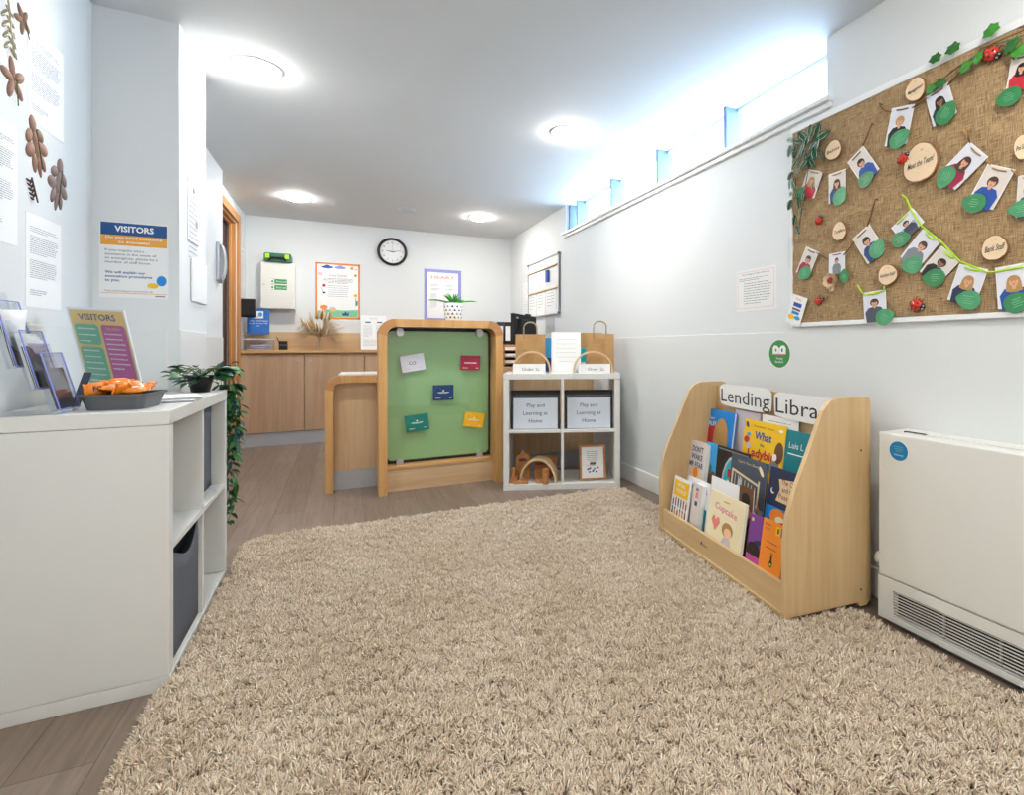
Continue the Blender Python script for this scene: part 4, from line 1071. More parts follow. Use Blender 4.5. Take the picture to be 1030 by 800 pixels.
for i, (ex, ey, zend) in enumerate(((.075, .115, -.55), (.06, .125, -.46), (.09, .118, -.40), (.045, .122, -.36), (.085, .13, -.30), (.10, .115, -.22))):
    pts = [(0, 0, .055), (ex*.5, ey*.5, .10), (ex*.95, ey*.95, .085), (ex, ey, .02)]
    n = int((.02-zend)/.03)
    for k in range(n): pts.append((ex+.012*math.sin(k*.9+i)+.004*rp(), ey+.008*math.sin(k*1.3+i), .02-(k+1)*.03))
    bs.tube(pts, .0013, 'vine stem', 4)
    for k, p in enumerate(pts[2:]):
        for s_ in range(4 if k < 8 else 3):
            leaf(bl, p, (rp(), rp()*.8, -.35+.3*rp()), q.uniform(.030, .048), q.uniform(.015, .023), q.choice(['leaf dark', 'leaf mid', 'leaf dark', 'leaf blue', 'leaf mid']))
bs.build('stems', t); bl.build('foliage', t)

# ================================================================ left wall and pillar papers
def lw(px, py, X=XL): return hit(px, py, (X, 0, 0), (1, 0, 0))
def lsheet(pxl, pxr, pyt, pyb, name, label, cat, fn, X=XL, thick=.001, m='paper', at=None):
    """sheet on a wall facing +X given its left and right pixel columns and the rows of its left edge"""
    a = lw(pxl, pyt, X); bq = lw(pxl, pyb, X); c = lw(pxr, (pyt+pyb)/2, X)
    w = c.y-a.y; h = a.z-bq.z
    M = frame(Vector((X, (a.y+c.y)/2, (a.z+bq.z)/2)), (0, 1, 0), (0, 0, 1))
    b = MB().box(-w/2, w/2, -h/2, h/2, 0, thick, m); fn(b, w, h, thick+.0006)
    return tag(b.build(name, M=M), label, cat)
def letter(seed):
    def f(b, w, h, z):
        b.bars(-w*.4, w*.4, h*.36, .0065, 3, 'pale ink', .0018, z, seed=seed); b.bars(-w*.4, w*.4, h*.26, .0065, 9, 'pale ink', .0018, z, seed=seed+1)
        b.bars(-w*.4, w*.4, h*.0, .0065, 9, 'pale ink', .0018, z, seed=seed+2); b.bars(-w*.4, w*.1, -h*.32, .0065, 3, 'pale ink', .0022, z, seed=seed+3)
    return f
# A4 sheets about 0.21 x 0.297
def a4(yc_, zc_, seed, label, tilt=0):
    M = frame(Vector((XL, yc_, zc_)), (0, 1, 0), (0, 0, 1)) @ RZ(tilt)
    b = MB().box(-.105, .105, -.1485, .1485, 0, .001, 'paper'); letter(seed)(b, .21, .297, .0016)
    return tag(b.build('letter_sheet', M=M), label, 'notice')
c1 = lw(27, 22); c2 = lw(63, 90); 
lsheet(27, 63.5, 18, 118, 'letter_sheet', 'white typed sheet high on the left wall between the dried leaves', 'notice', letter(1))
lsheet(-22, 17, 102, 236, 'letter_sheet', 'white typed sheet at the left edge below the upper dried leaves', 'notice', letter(5))
lsheet(25.5, 61, 212, 308, 'letter_sheet', 'white typed letter on the left wall above the leaflet rack', 'notice', letter(9))
mat('dried leaf', '#a07a66', .7, var=.25, scale=25); mat('dried leaf grey', '#8d7a76', .7, var=.2, scale=25); mat('dried leaf dark', '#6a4d48', .7); mat('silver leaf', '#cfc4a8', .25, .6)
def dried(px, py, s, rot, kind, m, label):
    s *= {'twig': 1.5, 'petal': 1.25, 'oak': 1.32}[kind]
    c = lw(px, py, XL); M = frame(c, (0, 1, 0), (0, 0, 1)) @ RZ(rot)
    b = MB()
    def lobe(cx, cy, rx, ry, r):
        v = [(cx, cy, .007)]; n = 12
        for i in range(n):
            a = 2*math.pi*i/n; x, y = rx*math.cos(a), ry*math.sin(a); cr, sr = math.cos(R(r)), math.sin(R(r))
            v.append((cx+x*cr-y*sr, cy+x*sr+y*cr, .001))
        b.add([(p[0]*s, p[1]*s, p[2]) for p in v], [(0, i+1, (i+1) % n+1) for i in range(n)], m, True)
    if kind == 'oak':
        for L in ((0, .9, .28, .38, 0), (-.42, .45, .34, .24, 40), (.42, .45, .34, .24, -40), (-.5, -.1, .42, .28, 20), (.5, -.1, .42, .28, -20), (-.32, -.62, .2, .42, -15), (.32, -.62, .2, .42, 15), (0, -.75, .16, .5, 0), (0, .1, .22, .7, 0)): lobe(*L)
        b.tube([(0, .7*s, .008), (0, -.9*s, .008)], .0015, 'vine stem', 4)
    elif kind == 'petal':
        for k in range(5):
            a = 72*k+20; lobe(.5*math.cos(R(a)), .5*math.sin(R(a)), .5, .24, a)
        b.tube([(0, 0, .008), (0, -1.1*s, .006)], .0013, 'vine stem', 4)
    else:
        for k in range(9):
            y = .9-.2*k; a = 35 if k % 2 else 145
            lobe(.26*math.cos(R(a)), y, .32, .10, a)
        b.tube([(0, 1.1*s, .008), (.1*s, -1.1*s, .008)], .0022, m, 4)
    return tag(b.build('dried_leaf', M=M, solid=.0006), label, 'dried leaf', 'dried leaves on the left wall')
dried(8, 28, .046, 190, 'twig', 'silver leaf', 'glossy silvery dried sprig at the top left of the left wall')
dried(22, 20, .036, 30, 'petal', 'dried leaf', 'brown dried leaf beside the silvery sprig at the top left')
dried(13, 80, .052, 10, 'petal', 'dried leaf', 'brown dried flower shaped leaf below the silvery sprig')
dried(36, 148, .056, 18, 'oak', 'dried leaf', 'large brown dried oak leaf on the left wall')
dried(58, 186, .056, -12, 'oak', 'dried leaf grey', 'greyish dried leaf, lowest on the left wall, next to a dark twig')
dried(31, 191, .023, 25, 'twig', 'dried leaf dark', 'small dark brown dried twig left of the greyish leaf')

# VISITORS poster on the pillar front
YP = 2.593
def pf(px, py): return hit(px, py, (0, YP-.001, 0), (0, 1, 0))
a, c = pf(100, 221.5), pf(169.5, 300); w = c.x-a.x; top = pf(100, 221.5).z; bot = pf(100, 299).z; h = top-bot
M = frame(Vector((a.x+w/2, YP-.001, (top+bot)/2)), (1, 0, 0), (0, 0, 1))
b = MB().box(-w/2, w/2, -h/2, h/2, 0, .0015, 'laminated paper'); z = .002
b.rect(0, h/2-h*.085-.003, w-.008, h*.165, 'posterblue', z); b.rect(0, h/2-h*.23-.004, w-.008, h*.135, 'posterorange', z)
b.text('VISITORS', 0, h/2-h*.09, h*.075, 'paper', z+.0005, bold=.03, width=w*.57)
b.text('Do you need assistance', 0, h/2-h*.205, h*.035, 'paper', z+.0005, bold=.012, width=w*.82); b.text('to evacuate?', 0, h/2-h*.262, h*.035, 'paper', z+.0005, bold=.012, width=w*.46)
for i, s in enumerate(('If you require extra', 'assistance in the event of', 'an emergency, please let a', 'member of staff know.')):
    b.text(s, -w*.42, h/2-h*(.375+.052*i), h*.032, 'slate', z, align='l', width=w*(.56, .74, .76, .66)[i])
for i, s in enumerate(('We will explain our', 'evacuation procedures', 'to you.')):
    b.text(s, -w*.42, h/2-h*(.665+.052*i), h*.034, 'posterblue', z, align='l', bold=.02, width=w*(.58, .68, .21)[i])
b.text('Thank you for helping us keep everyone safe', -w*.08, -h/2+h*.09, h*.022, 'slate', z, width=w*.70)
b.rect(0, -h/2+h*.06, w*.96, h*.008, 'posterorange', z); b.rect(w*.38, -h/2+h*.03, w*.15, h*.012, 'slate', z)
b.disc(w*.40, -h*.26, w*.075, h*.07, 'bluebright', z); b.disc(w*.27, -h*.33, w*.085, h*.035, 'yellow', z)
tag(b.build('poster', M=M), 'VISITORS evacuation poster with blue and orange header on the pillar', 'poster')
# papers on the pillar side (facing the room)
XS = -.5895
def ps(px, py): return hit(px, py, (XS, 0, 0), (1, 0, 0))
def pside(y0, y1, z0, z1, name, label, cat, fn, thick, m='laminated paper', bevel=0):
    M = frame(Vector((XS+.0005, (y0+y1)/2, (z0+z1)/2)), (0, 1, 0), (0, 0, 1)); w, h = y1-y0, z1-z0
    b = MB().box(-w/2, w/2, -h/2, h/2, 0, thick, m); fn(b, w, h, thick+.0006)
    return tag(b.build(name, M=M, bevel=bevel), label, cat)
y0 = ps(188, 172).y; y1 = ps(199.5, 180).y; z1 = ps(188, 172).z; z0 = ps(188, 240).z
def fn(b, w, h, z):
    b.rect(0, h*.36, w*.8, h*.16, 'lightgrey', z); b.disc(.0, h*.30, w*.12, h*.05, 'slate', z+.0004); b.rect(0, h*.2, w*.1, h*.02, 'orange', z+.0005)
    b.bars(-w*.4, w*.4, h*.1, .022, 12, 'pale ink', .004, z+.0003); b.rect(w*.25, -h*.2, w*.2, h*.1, 'grey', z+.0004)
pside(y0, y1, z0, z1, 'notice_sheet', 'tall laminated notice on the bright side of the pillar, upper one', 'notice', fn, .002)
y0 = ps(191.5, 262).y; y1 = ps(206, 262).y; z1 = ps(191.5, 259).z; z0 = ps(191.5, 303).z
pside(y0, y1, z0, z1, 'wall_panel_cover', 'blank white wall plate on the bright side of the pillar, below the notice', 'wall plate', lambda b, w, h, z: None, .008, 'upvc white', .004)
# glass dispenser beyond the pillar
c = hit(222, 266, (XL2, 0, 0), (1, 0, 0))
t = thing('wall_dispenser', frame(Vector((XL2, 4.46, c.z)), (0, 1, 0), (0, 0, 1)), 'silver and clear hand gel dispenser on the wall beyond the pillar', 'dispenser')
MB().box(-.05, .05, -.13, .14, 0, .018, 'steel').build('back_plate', t, bevel=.005)
b = MB(); v = []; f = []; n = 10
for i in range(n+1):
    a = math.pi*i/n; zz = .018+.03*math.sin(a)
    v += [(-.045, -.12*math.cos(a), zz), (.045, -.13*math.cos(a), zz)]
f = [(2*i, 2*i+1, 2*i+3, 2*i+2) for i in range(n)]; f += [tuple(2*i for i in range(n, -1, -1)), tuple(2*i+1 for i in range(n+1))]
b.add(v, f, 'lightgrey', True); b.build('front_cover', t)
MB().box(-.02, .02, -.150, -.125, .01, .03, 'grey').build('nozzle', t, bevel=.003)
# ================================================================ notice board on the right wall
BY0, BY1, BZ0, BZ1 = .175, 1.668, 1.035, 1.925
nb = thing('notice_board', rframe((BY0+BY1)/2, (BZ0+BZ1)/2), 'large framed notice board covered in brown hessian on the right wall', 'notice board')
w, h = BY1-BY0, BZ1-BZ0
b = MB()
for a in ((-w/2, w/2, h/2-.026, h/2), (-w/2, w/2, -h/2, -h/2+.018), (-w/2, -w/2+.009, -h/2+.018, h/2-.026), (w/2-.009, w/2, -h/2+.018, h/2-.026)): b.box(*a, 0, .018, 'upvc white')
b.box(-w/2+.002, w/2-.002, -h/2+.002, h/2-.002, 0, .004, 'lightgrey')
b.build('frame', nb, bevel=.002)
b = MB(); nx, ny = 90, 54; v = []; f = []; W2, H2 = w-.016, h-.036
for j in range(ny+1):
    for i in range(nx+1):
        u, s = i/nx, j/ny; x = -W2/2+W2*u; y = -H2/2-.006+H2*s
        if j == 0: y += .006+.006*math.sin(23*u)*math.sin(57*u+1)
        z = .0125+.0022*math.sin(9*x+5*y+2*math.sin(7*y))+.0018*math.sin(31*x*y*3+13*x-22*y)+.0012*math.sin(41*y+9*math.sin(6*x))
        v.append((x, y, z))
for j in range(ny):
    for i in range(nx): k = j*(nx+1)+i; f.append((k, k+1, k+nx+2, k+nx+1))
b.add(v, f, 'hessian', True); b.build('hessian_cover', nb)
XB = XR-.0195            # surface the decorations sit on
def bp(px, py): h_ = hit(px, py, (XB, 0, 0), (1, 0, 0)); return h_.y, h_.z
def bM(y, z, rot=0, lift=0): return frame(Vector((XB-lift, y, z)), (0, -1, 0), (0, 0, 1)) @ RZ(rot)
mat('card warm', '#ded6cf', .35); mat('leaf label', '#3a8a55', .3, var=.2, scale=40); mat('leaf label pale', '#4b9c6b', .3, var=.2, scale=40); mat('twine', '#b48a55', .8); mat('brown twine', '#7a5531', .8)
def leaf_label(t, Mi, cx, cy, rx, ry, rot, seed):
    b = MB(Mi @ T(cx, cy, .003) @ RZ(rot)); n = 20; pts = []
    for i in range(n):
        a = 2*math.pi*i/n; r = 1+ (.14*max(0, math.cos(a))**10)
        pts.append((rx*r*math.cos(a), ry*math.sin(a)*(1-.12*math.cos(a))))
    b.prism(pts, 0, .0012, ['leaf label', 'leaf label pale'][seed % 2])
    for i in range(4): b.rect(rnd.uniform(-.1, .1)*rx, ry*(.36-.24*i), rx*rnd.uniform(.5, 1.0), ry*.05, 'mint', .0017, rot=0)
    b.rect(0, 0, rx*1.9, ry*.03, 'leafgreen', .0015)
    return b.build('leaf_label', t)
def person(b, w, h, shirt, hair, long_, skin, z, s=1., cx=0., cy=0.):
    k = w*s; X = T(cx, cy-h*.06, 0)
    b.poly([(-.30*k, -.46*h), (-.34*k, -.12*h), (-.22*k, .03*h), (-.06*k, .06*h), (.06*k, .06*h), (.22*k, .03*h), (.34*k, -.12*h), (.30*k, -.46*h)][::1], shirt, z, X=X)
    b.disc(0, .20*h, .155*k, .135*h, hair, z+.0003, X=X)
    if long_: b.poly([(-.16*k, .2*h), (-.19*k, -.03*h), (-.08*k, -.06*h), (.08*k, -.06*h), (.19*k, -.03*h), (.16*k, .2*h)], hair, z+.0002, X=X)
    b.rect(0, .06*h, .09*k, .09*h, skin, z+.0005, X=X); b.disc(0, .175*h, .105*k, .105*h, skin, z+.0006, X=X)
    b.disc(0, .255*h, .125*k, .05*h, hair, z+.0008, X=X)
    for sx in (-1, 1): b.disc(sx*.04*k, .185*h, .012*k, .008*h, 'hairdark', z+.0009, 8, X=X)
    b.disc(0, .125*h, .035*k, .010*h, 'rose', z+.0009, 10, X=X)
    b.poly([(-.05*k, .055*h), (.05*k, .055*h), (0, -.01*h)], skin, z+.0006, X=X)
CARDS = [
 # TL, TR, BL pixel corners, background, shirt, hair, long, skin, leaf (px,py,r px, rot), string colour, label
 ((813.3,170.2),(828.7,172.7),(804.7,196),'card warm','red','hairblonde',1,'skin',(805.5,195,6.2,5.4,200),'twine','small photo card of a person in red, half under the striped plant garland'),
 ((833.7,175.5),(850.5,170.5),(834.7,204.5),'card warm','navy','hairbrown',1,'skin',(845.5,197.8,8,8,60),'twine','photo card of a person in dark blue, second from the striped garland'),
 ((852.7,163.7),(868.8,146.8),(868,186.5),'card warm','blue','hairdark',0,'skin',(871.5,180.7,8.8,7,30),'brown twine','tilted photo card of a person in bright blue near the Babies slice'),
 ((896.5,108.6),(918.8,106.2),(891.7,146.2),'card white','black','hairblonde',0,'skin',(905,140,11,8.5,25),'brown twine','photo card of a fair-haired person with hand at chin, left below the Management slice'),
 ((930,98.2),(953.5,84),(940.2,126.8),'card white','night','hairdark',1,'darkskin',(952.3,114.7,12.5,9.5,55),'brown twine','photo card of a person with long dark hair, below the two ivy leaves'),
 ((976,143),(995.6,158),(943.5,175.6),'card white','crimson','hairbrown',1,'skin',(952.5,178,12,9,240),'twine','photo card of a long-haired person in red, right of the big Meet the Team slice'),
 ((994.4,165),(1022.5,170.6),(973,204),'card warm','blue','hairbrown',0,'skin',(981,204.4,11.5,11,160),'twine','photo card of a short-haired person in a blue polo shirt on pale pink'),
 ((1023,176.9),(1045,174),(1024,218),'card warm','slate','hairdark',0,'skin',(1028,210,11,10,180),'twine','photo card cut by the right picture edge, level with the blue polo card'),
 ((1021,59),(1048,48),(1009,95),'card warm','red','hairdark',1,'skin',(1016,98,12.5,10.5,180),'brown twine','photo card of a dark-haired person in red at the upper right picture edge'),
 ((811.5,248),(824.4,253.7),(801.4,274),'card warm','crimson','hairbrown',0,'skin',(810.3,275,7,6.5,200),'brown twine','photo card of a person in red near the lower left edge of the notice board'),
 ((833.9,255.4),(849.9,253.7),(835,275.5),'card white','grey','brown',0,'skin',(850,278,5.5,6,90),'brown twine','photo card of a person in a hat, just above the cream fabric flower'),
 ((857,240.9),(874.4,226.3),(873.4,265),'card warm','navy','hairdark',0,'skin',(883,250.8,9,9,60),'brown twine','tilted photo card of a dark-haired person in navy, above the Kitchen Staff slice'),
 ((897,229.5),(918.3,208.8),(908,244),'card white','slate','hairdark',0,'skin',(906.7,241,9.5,8,10),'lime','topmost photo card on the green ribbon, with striped top'),
 ((929.3,229.5),(947.5,242.8),(905.7,258.6),'card white','grey','hairbrown',0,'skin',(918.3,267,11,8.5,175),'lime','second photo card down the green ribbon, person in grey'),
 ((947.5,247.2),(966.4,262.2),(925.6,273),'card warm','black','hairdark',0,'darkskin',(940.7,279.7,12,9,175),'lime','third photo card down the green ribbon, person with sunglasses and black top'),
 ((965,265),(993.6,271.5),(954.3,301),'card white','night','hairblonde',1,'skin',(975.4,301.8,13.5,9.5,165),'lime','fourth photo card on the green ribbon, long-haired person in dark jacket'),
 ((1000.9,269.5),(1037,264),(1005.3,310.8),'card white','blue','hairblonde',1,'skin',(1024,304.6,15,10.5,20),'lime','photo card of a curly fair-haired person in blue at the bottom right of the board'),
 ((868.6,295),(891.2,291.4),(869.8,324),'card white','slate','hairbrown',0,'skin',(890.4,318.8,10.5,7.5,15),'lime','photo card of a person in dark grey hanging alone at the bottom of the board'),
]
cinfo = []
for k, (TL_, TR_, BL_, bgm, shirt, hair, lg, skin, lf, st, lab) in enumerate(CARDS):
    a = Vector(bp(*TL_)); b_ = Vector(bp(*TR_)); c_ = Vector(bp(*BL_))
    ex = Vector((-(b_.x-a.x), b_.y-a.y)); ey = Vector((-(a.x-c_.x), a.y-c_.y))   # local x = -Y
    W, H = ex.length, ey.length; rot = (math.degrees(math.atan2(ex.y, ex.x))+math.degrees(math.atan2(ey.y, ey.x))-90)/2
    if k == 12: W, H = ex.length, ey.length
    mid = a+Vector((-ex.x, ex.y))*.5-Vector((-ey.x, ey.y))*.5
    M = bM(mid.x, mid.y, rot, .002)
    t = thing('photo_card', M, lab, 'photo card', 'staff photo cards on the notice board')
    b = MB(); b.box(-W/2, W/2, -H/2, H/2, 0, .0012, 'laminated paper'); b.rect(0, 0, W*.93, H*.95, bgm, .0016)
    if k == 12:
        for i in range(4): b.rect(.0, -H*.05-i*H*.09, W*.6, H*.03, 'night', .0030)
    person(b, W, H, shirt, hair, lg, skin, .0020, 1.25 if H > W*1.2 else .8, cy=-.02*H)
    b.build('print', t)
    MB().tube([(-W*.26, H*.42, .0022), (0, H*.405, .0045), (W*.26, H*.42, .0022)], .0022 if st != 'lime' else .003, st, 6, flat=.6).build('hanging_loop', t)
    ly, lz = bp(lf[0], lf[1]); dv = Vector((-(ly-mid.x), lz-mid.y)); cr, sr = math.cos(R(-rot)), math.sin(R(-rot))
    lx_, ly_ = dv.x*cr-dv.y*sr, dv.x*sr+dv.y*cr
    y2, _ = bp(lf[0]+lf[2], lf[1]); _, z2 = bp(lf[0], lf[1]-lf[3])
    rr = max(abs(y2-ly), .004); rz_ = abs(z2-lz)
    R0 = (rr+rz_)/2
    leaf_label(t, I4, lx_, ly_, R0*1.04, R0*.88, lf[4]-rot, k)
    cinfo.append((M, W, H))
def strand(name, pts, r, m, label, cat='string'):
    P = []
    for px, py in pts: y, z = bp(px, py); P.append((XB-.004, y, z))
    return tag(MB().tube(P, r, m, 6).build(name), label, cat)
strand('twine', [(826, 172), (833, 176)], .002, 'twine', 'short twine joining the two small cards by the striped plant')
strand('twine', [(851, 172), (854, 169), (855, 166)], .002, 'twine', 'short twine joining the dark blue card to the bright blue card')
strand('twine', [(868.5, 147), (871, 141), (875, 131), (878, 124), (879.5, 126)], .0026, 'brown twine', 'brown twine knotted above the bright blue card')
strand('twine', [(897, 113), (891, 112), (886, 107), (885, 104), (888, 106)], .0026, 'brown twine', 'brown twine knotted left of the card with hand at chin')
strand('twine', [(918, 109), (925, 105), (933, 99)], .0024, 'brown twine', 'brown twine joining the two cards beside the Management slice')
strand('twine', [(954, 86), (962, 77), (970, 68), (978, 60)], .0024, 'brown twine', 'brown twine rising from the long dark hair card to the ivy')
strand('twine', [(970, 130), (973, 137), (976.5, 144), (974, 134), (967, 131)], .0026, 'twine', 'pale twine tied above the long-haired person in red')
strand('twine', [(993, 160), (997, 166)], .0024, 'twine', 'pale twine between the red card and the blue polo card')
strand('twine', [(1018, 171), (1026, 177)], .0024, 'twine', 'pale twine right of the blue polo card')
strand('twine', [(1021, 60), (1016, 54), (1010, 46)], .0024, 'brown twine', 'brown twine above the card at the upper right edge')
strand('twine', [(822, 254), (834, 262)], .002, 'brown twine', 'thin brown twine between the lower left card and the hat card')
strand('twine', [(849, 257), (855, 250), (860, 243)], .0024, 'brown twine', 'brown twine between the hat card and the navy card')
strand('twine', [(873, 228), (876, 219), (879, 208), (881, 200), (884, 201)], .0028, 'brown twine', 'brown twine knotted above the tilted navy card')
strand('green_ribbon', [(908, 196), (912, 199), (915, 206), (918, 213), (928, 228), (948, 244), (966, 263), (993, 274), (1001, 274), (1035, 268)], .0032, 'lime', 'bright green ribbon carrying the lower right row of cards', 'ribbon')
strand('green_ribbon', [(863, 287), (866, 292), (870, 297), (890, 293), (890, 288)], .0032, 'lime', 'short bright green ribbon of the lone card at the bottom', 'ribbon')
# wood slices
mat('bark', '#9a6a45', .8, bump=.4, scale=120); mat('slice wood', '#ecd3b0', .6, var=.08, scale=12); mat('slice ring', '#d9b78c', .6)
def wslice(px, py, rx, ry, rot, txt, ts, label):
    y, z = bp(px, py); y2, _ = bp(px+rx, py); _, z2 = bp(px, py-ry); ax = abs(y2-y); az = abs(z2-z)
    t = thing('wood_slice', bM(y, z, rot, .001), label, 'wood slice', 'wood slice name signs')
    q = random.Random(int(px)); n = 28; pts = []
    for i in range(n):
        a = 2*math.pi*i/n; k = 1+.035*math.sin(3*a+px)+.02*q.uniform(-1, 1); pts.append((ax*k*math.cos(a), az*k*math.sin(a)))
    MB().prism(pts, 0, .008, 'bark').build('bark', t)
    b = MB(); b.poly([(p[0]*.93, p[1]*.93) for p in pts], 'slice wood', .0085)
    b.ring(0, az*.05, ax*.30, ax*.31, 'slice ring', .0088); b.ring(0, az*.05, ax*.60, ax*.61, 'slice ring', .0088)
    b.disc(ax*.1, az*.62, ax*.08, ax*.08, 'slice ring', .0089)
    b.text(txt, 0, 0, ts, 'ink', .0092, rot=6, shear=.25, width=ax*1.45, bold=.01)
    b.build('slice_face', t)
wslice(922, 90.5, 10.5, 12, 5, 'Management', .012, 'wood slice sign reading Management near the top of the board')
wslice(839.5, 151.5, 8.6, 9.8, 0, 'Babies', .013, 'wood slice sign reading Babies beside the striped plant garland')
wslice(926.8, 164, 18.6, 20, 0, 'Meet the Team!', .020, 'largest wood slice sign reading Meet the Team with a ladybird on it')
wslice(1031, 148, 10.5, 13, 0, 'Pre School', .014, 'wood slice sign cut by the right picture edge')
wslice(845.5, 232.8, 7.2, 9.8, 0, 'Toddlers', .013, 'small wood slice sign reading Toddlers left of the tilted navy card')
wslice(894, 276.8, 10.2, 10.6, 0, 'Kitchen Staff', .012, 'wood slice sign reading Kitchen Staff under the tilted navy card')
wslice(1001.8, 249.8, 14, 13, 0, 'Bank Staff', .018, 'wood slice sign reading Bank Staff above the green ribbon at the right')
# ladybirds
mat('ladybird red', '#d8321f', .2, coat=.6)
def ladybird(px, py, r, rot, lift, label):
    y, z = bp(px, py); _, z2 = bp(px, py-r); s = abs(z2-z)
    t = thing('ladybird', bM(y, z, rot, lift), label, 'ladybird ornament', 'ladybirds on the notice board')
    MB().ball(s, s*.82, s*.7, 'ladybird red', 16, 6, top=True).build('shell', t)
    b = MB().ball(s*.42, s*.5, s*.45, 'black', 12, 5, X=T(s*.88, 0, 0), top=True)
    for sy in (-1, 1): b.tube([(s*1.1, sy*s*.15, s*.3), (s*1.35, sy*s*.35, s*.5)], s*.04, 'black', 5)
    for sy in (-1, 1): b.ball(s*.12, s*.12, s*.12, 'paper', 8, 4, X=T(s*1.12, sy*s*.22, s*.28))
    b.build('head', t)
    b = MB()
    for (u, vv) in ((.35, .4), (.35, -.4), (-.25, .45), (-.25, -.45), (-.7, .15), (-.7, -.15)):
        zz = .7*s*math.sqrt(max(0, 1-u*u-(vv*.82/.82)**2)); b.ball(s*.14, s*.14, s*.06, 'black', 8, 4, X=T(u*s, vv*s*.82, zz))
    b.tube([(s*.7, 0, s*.52), (0, 0, s*.72), (-s*.7, 0, s*.52)], s*.035, 'black', 5)
    b.build('spots', t)
    b = MB()
    for sy in (-1, 1):
        for u in (-.4, .1, .55): b.tube([(u*s, sy*s*.6, s*.12), (u*s*1.1, sy*s*1.05, .001)], s*.05, 'black', 5)
    b.build('legs', t)
ladybird(997, 54, 8.5, -40, .0, 'large red ladybird ornament in the ivy at the top of the board')
ladybird(909.5, 160.5, 6, 40, .010, 'red ladybird ornament on the left rim of the big wood slice')
ladybird(824, 222, 4.6, 55, .0, 'tiny red ladybird ornament below the striped plant garland')
ladybird(823.7, 302.8, 4.8, 20, .0, 'small red ladybird ornament in the lower left corner of the board')
ladybird(922, 306.5, 7, -25, .0, 'red ladybird ornament at the bottom of the board between cards')
# fabric flower
y, z = bp(838, 283); t = thing('fabric_flower', bM(y, z, 0, .002), 'cream fabric flower with dark red centre in the lower left of the board', 'flower')
mat('petal cream', '#e6cfa8', .8, bump=.2, scale=60)
b = MB()
for ring_, (n, r, L, zz) in enumerate(((7, .018, .026, .004), (6, .010, .022, .012))):
    for k in range(n):
        a = 2*math.pi*k/n+ring_*.4; v = []
        for i in range(5):
            for j in range(5):
                u, s_ = i/4, j/4-.5; wd = .030*math.sin(math.pi*(.15+.75*u)); rr = r*.4+L*u
                x, yy = rr, s_*wd; v.append((x*math.cos(a)-yy*math.sin(a), x*math.sin(a)+yy*math.cos(a), zz+.012*u*u+.01*abs(s_)*u))
        b.add(v, [(5*i+j, 5*i+5+j, 5*i+6+j, 5*i+1+j) for i in range(4) for j in range(4)], 'petal cream', True)
b.build('petals', t)
b = MB()
for k in range(12): a = 2.4*k; r = .0032*math.sqrt(k); b.ball(.0042, .0042, .005, 'rose', 8, 4, X=T(r*math.cos(a), r*math.sin(a), .018))
b.build('centre', t)
MB().lathe([(.0001, .0), (.012, .0), (.010, .012), (.004, .014)], 'petal cream', 12, X=T(.0, -.034, 0)).build('lower_bud', t)
# little card in the board corner (mascot left out)
a, b2, c2_ = Vector(bp(799, 298)), Vector(bp(814.5, 298.6)), Vector(bp(789.7, 325))
ex = Vector((-(b2.x-a.x), b2.y-a.y)); ey = Vector((-(a.x-c2_.x), a.y-c2_.y)); mid = (a+b2)/2-Vector((-ey.x, ey.y))*.5
b = MB().box(-ex.length/2, ex.length/2, -ey.length/2, ey.length/2, 0, .001, 'laminated paper'); W, H = ex.length, ey.length
b.text('Buzz', 0, H*.38, H*.09, 'orange', .0016); b.rect(0, H*.18, W*.55, H*.14, 'blue', .0016); b.rect(0, H*.02, W*.55, H*.07, 'brown', .0016); b.rect(0, -H*.10, W*.5, H*.10, 'bluebright', .0016); b.disc(-W*.2, -H*.27, W*.22, H*.09, 'yellow', .0016); b.disc(W*.2, -H*.25, W*.2, H*.07, 'sky', .0017)
tag(b.build('picture_card', M=bM(mid.x, mid.y, math.degrees(math.atan2(ex.y, ex.x))-14, .004)), 'small blue and yellow picture card overlapping the lower left board corner', 'card')
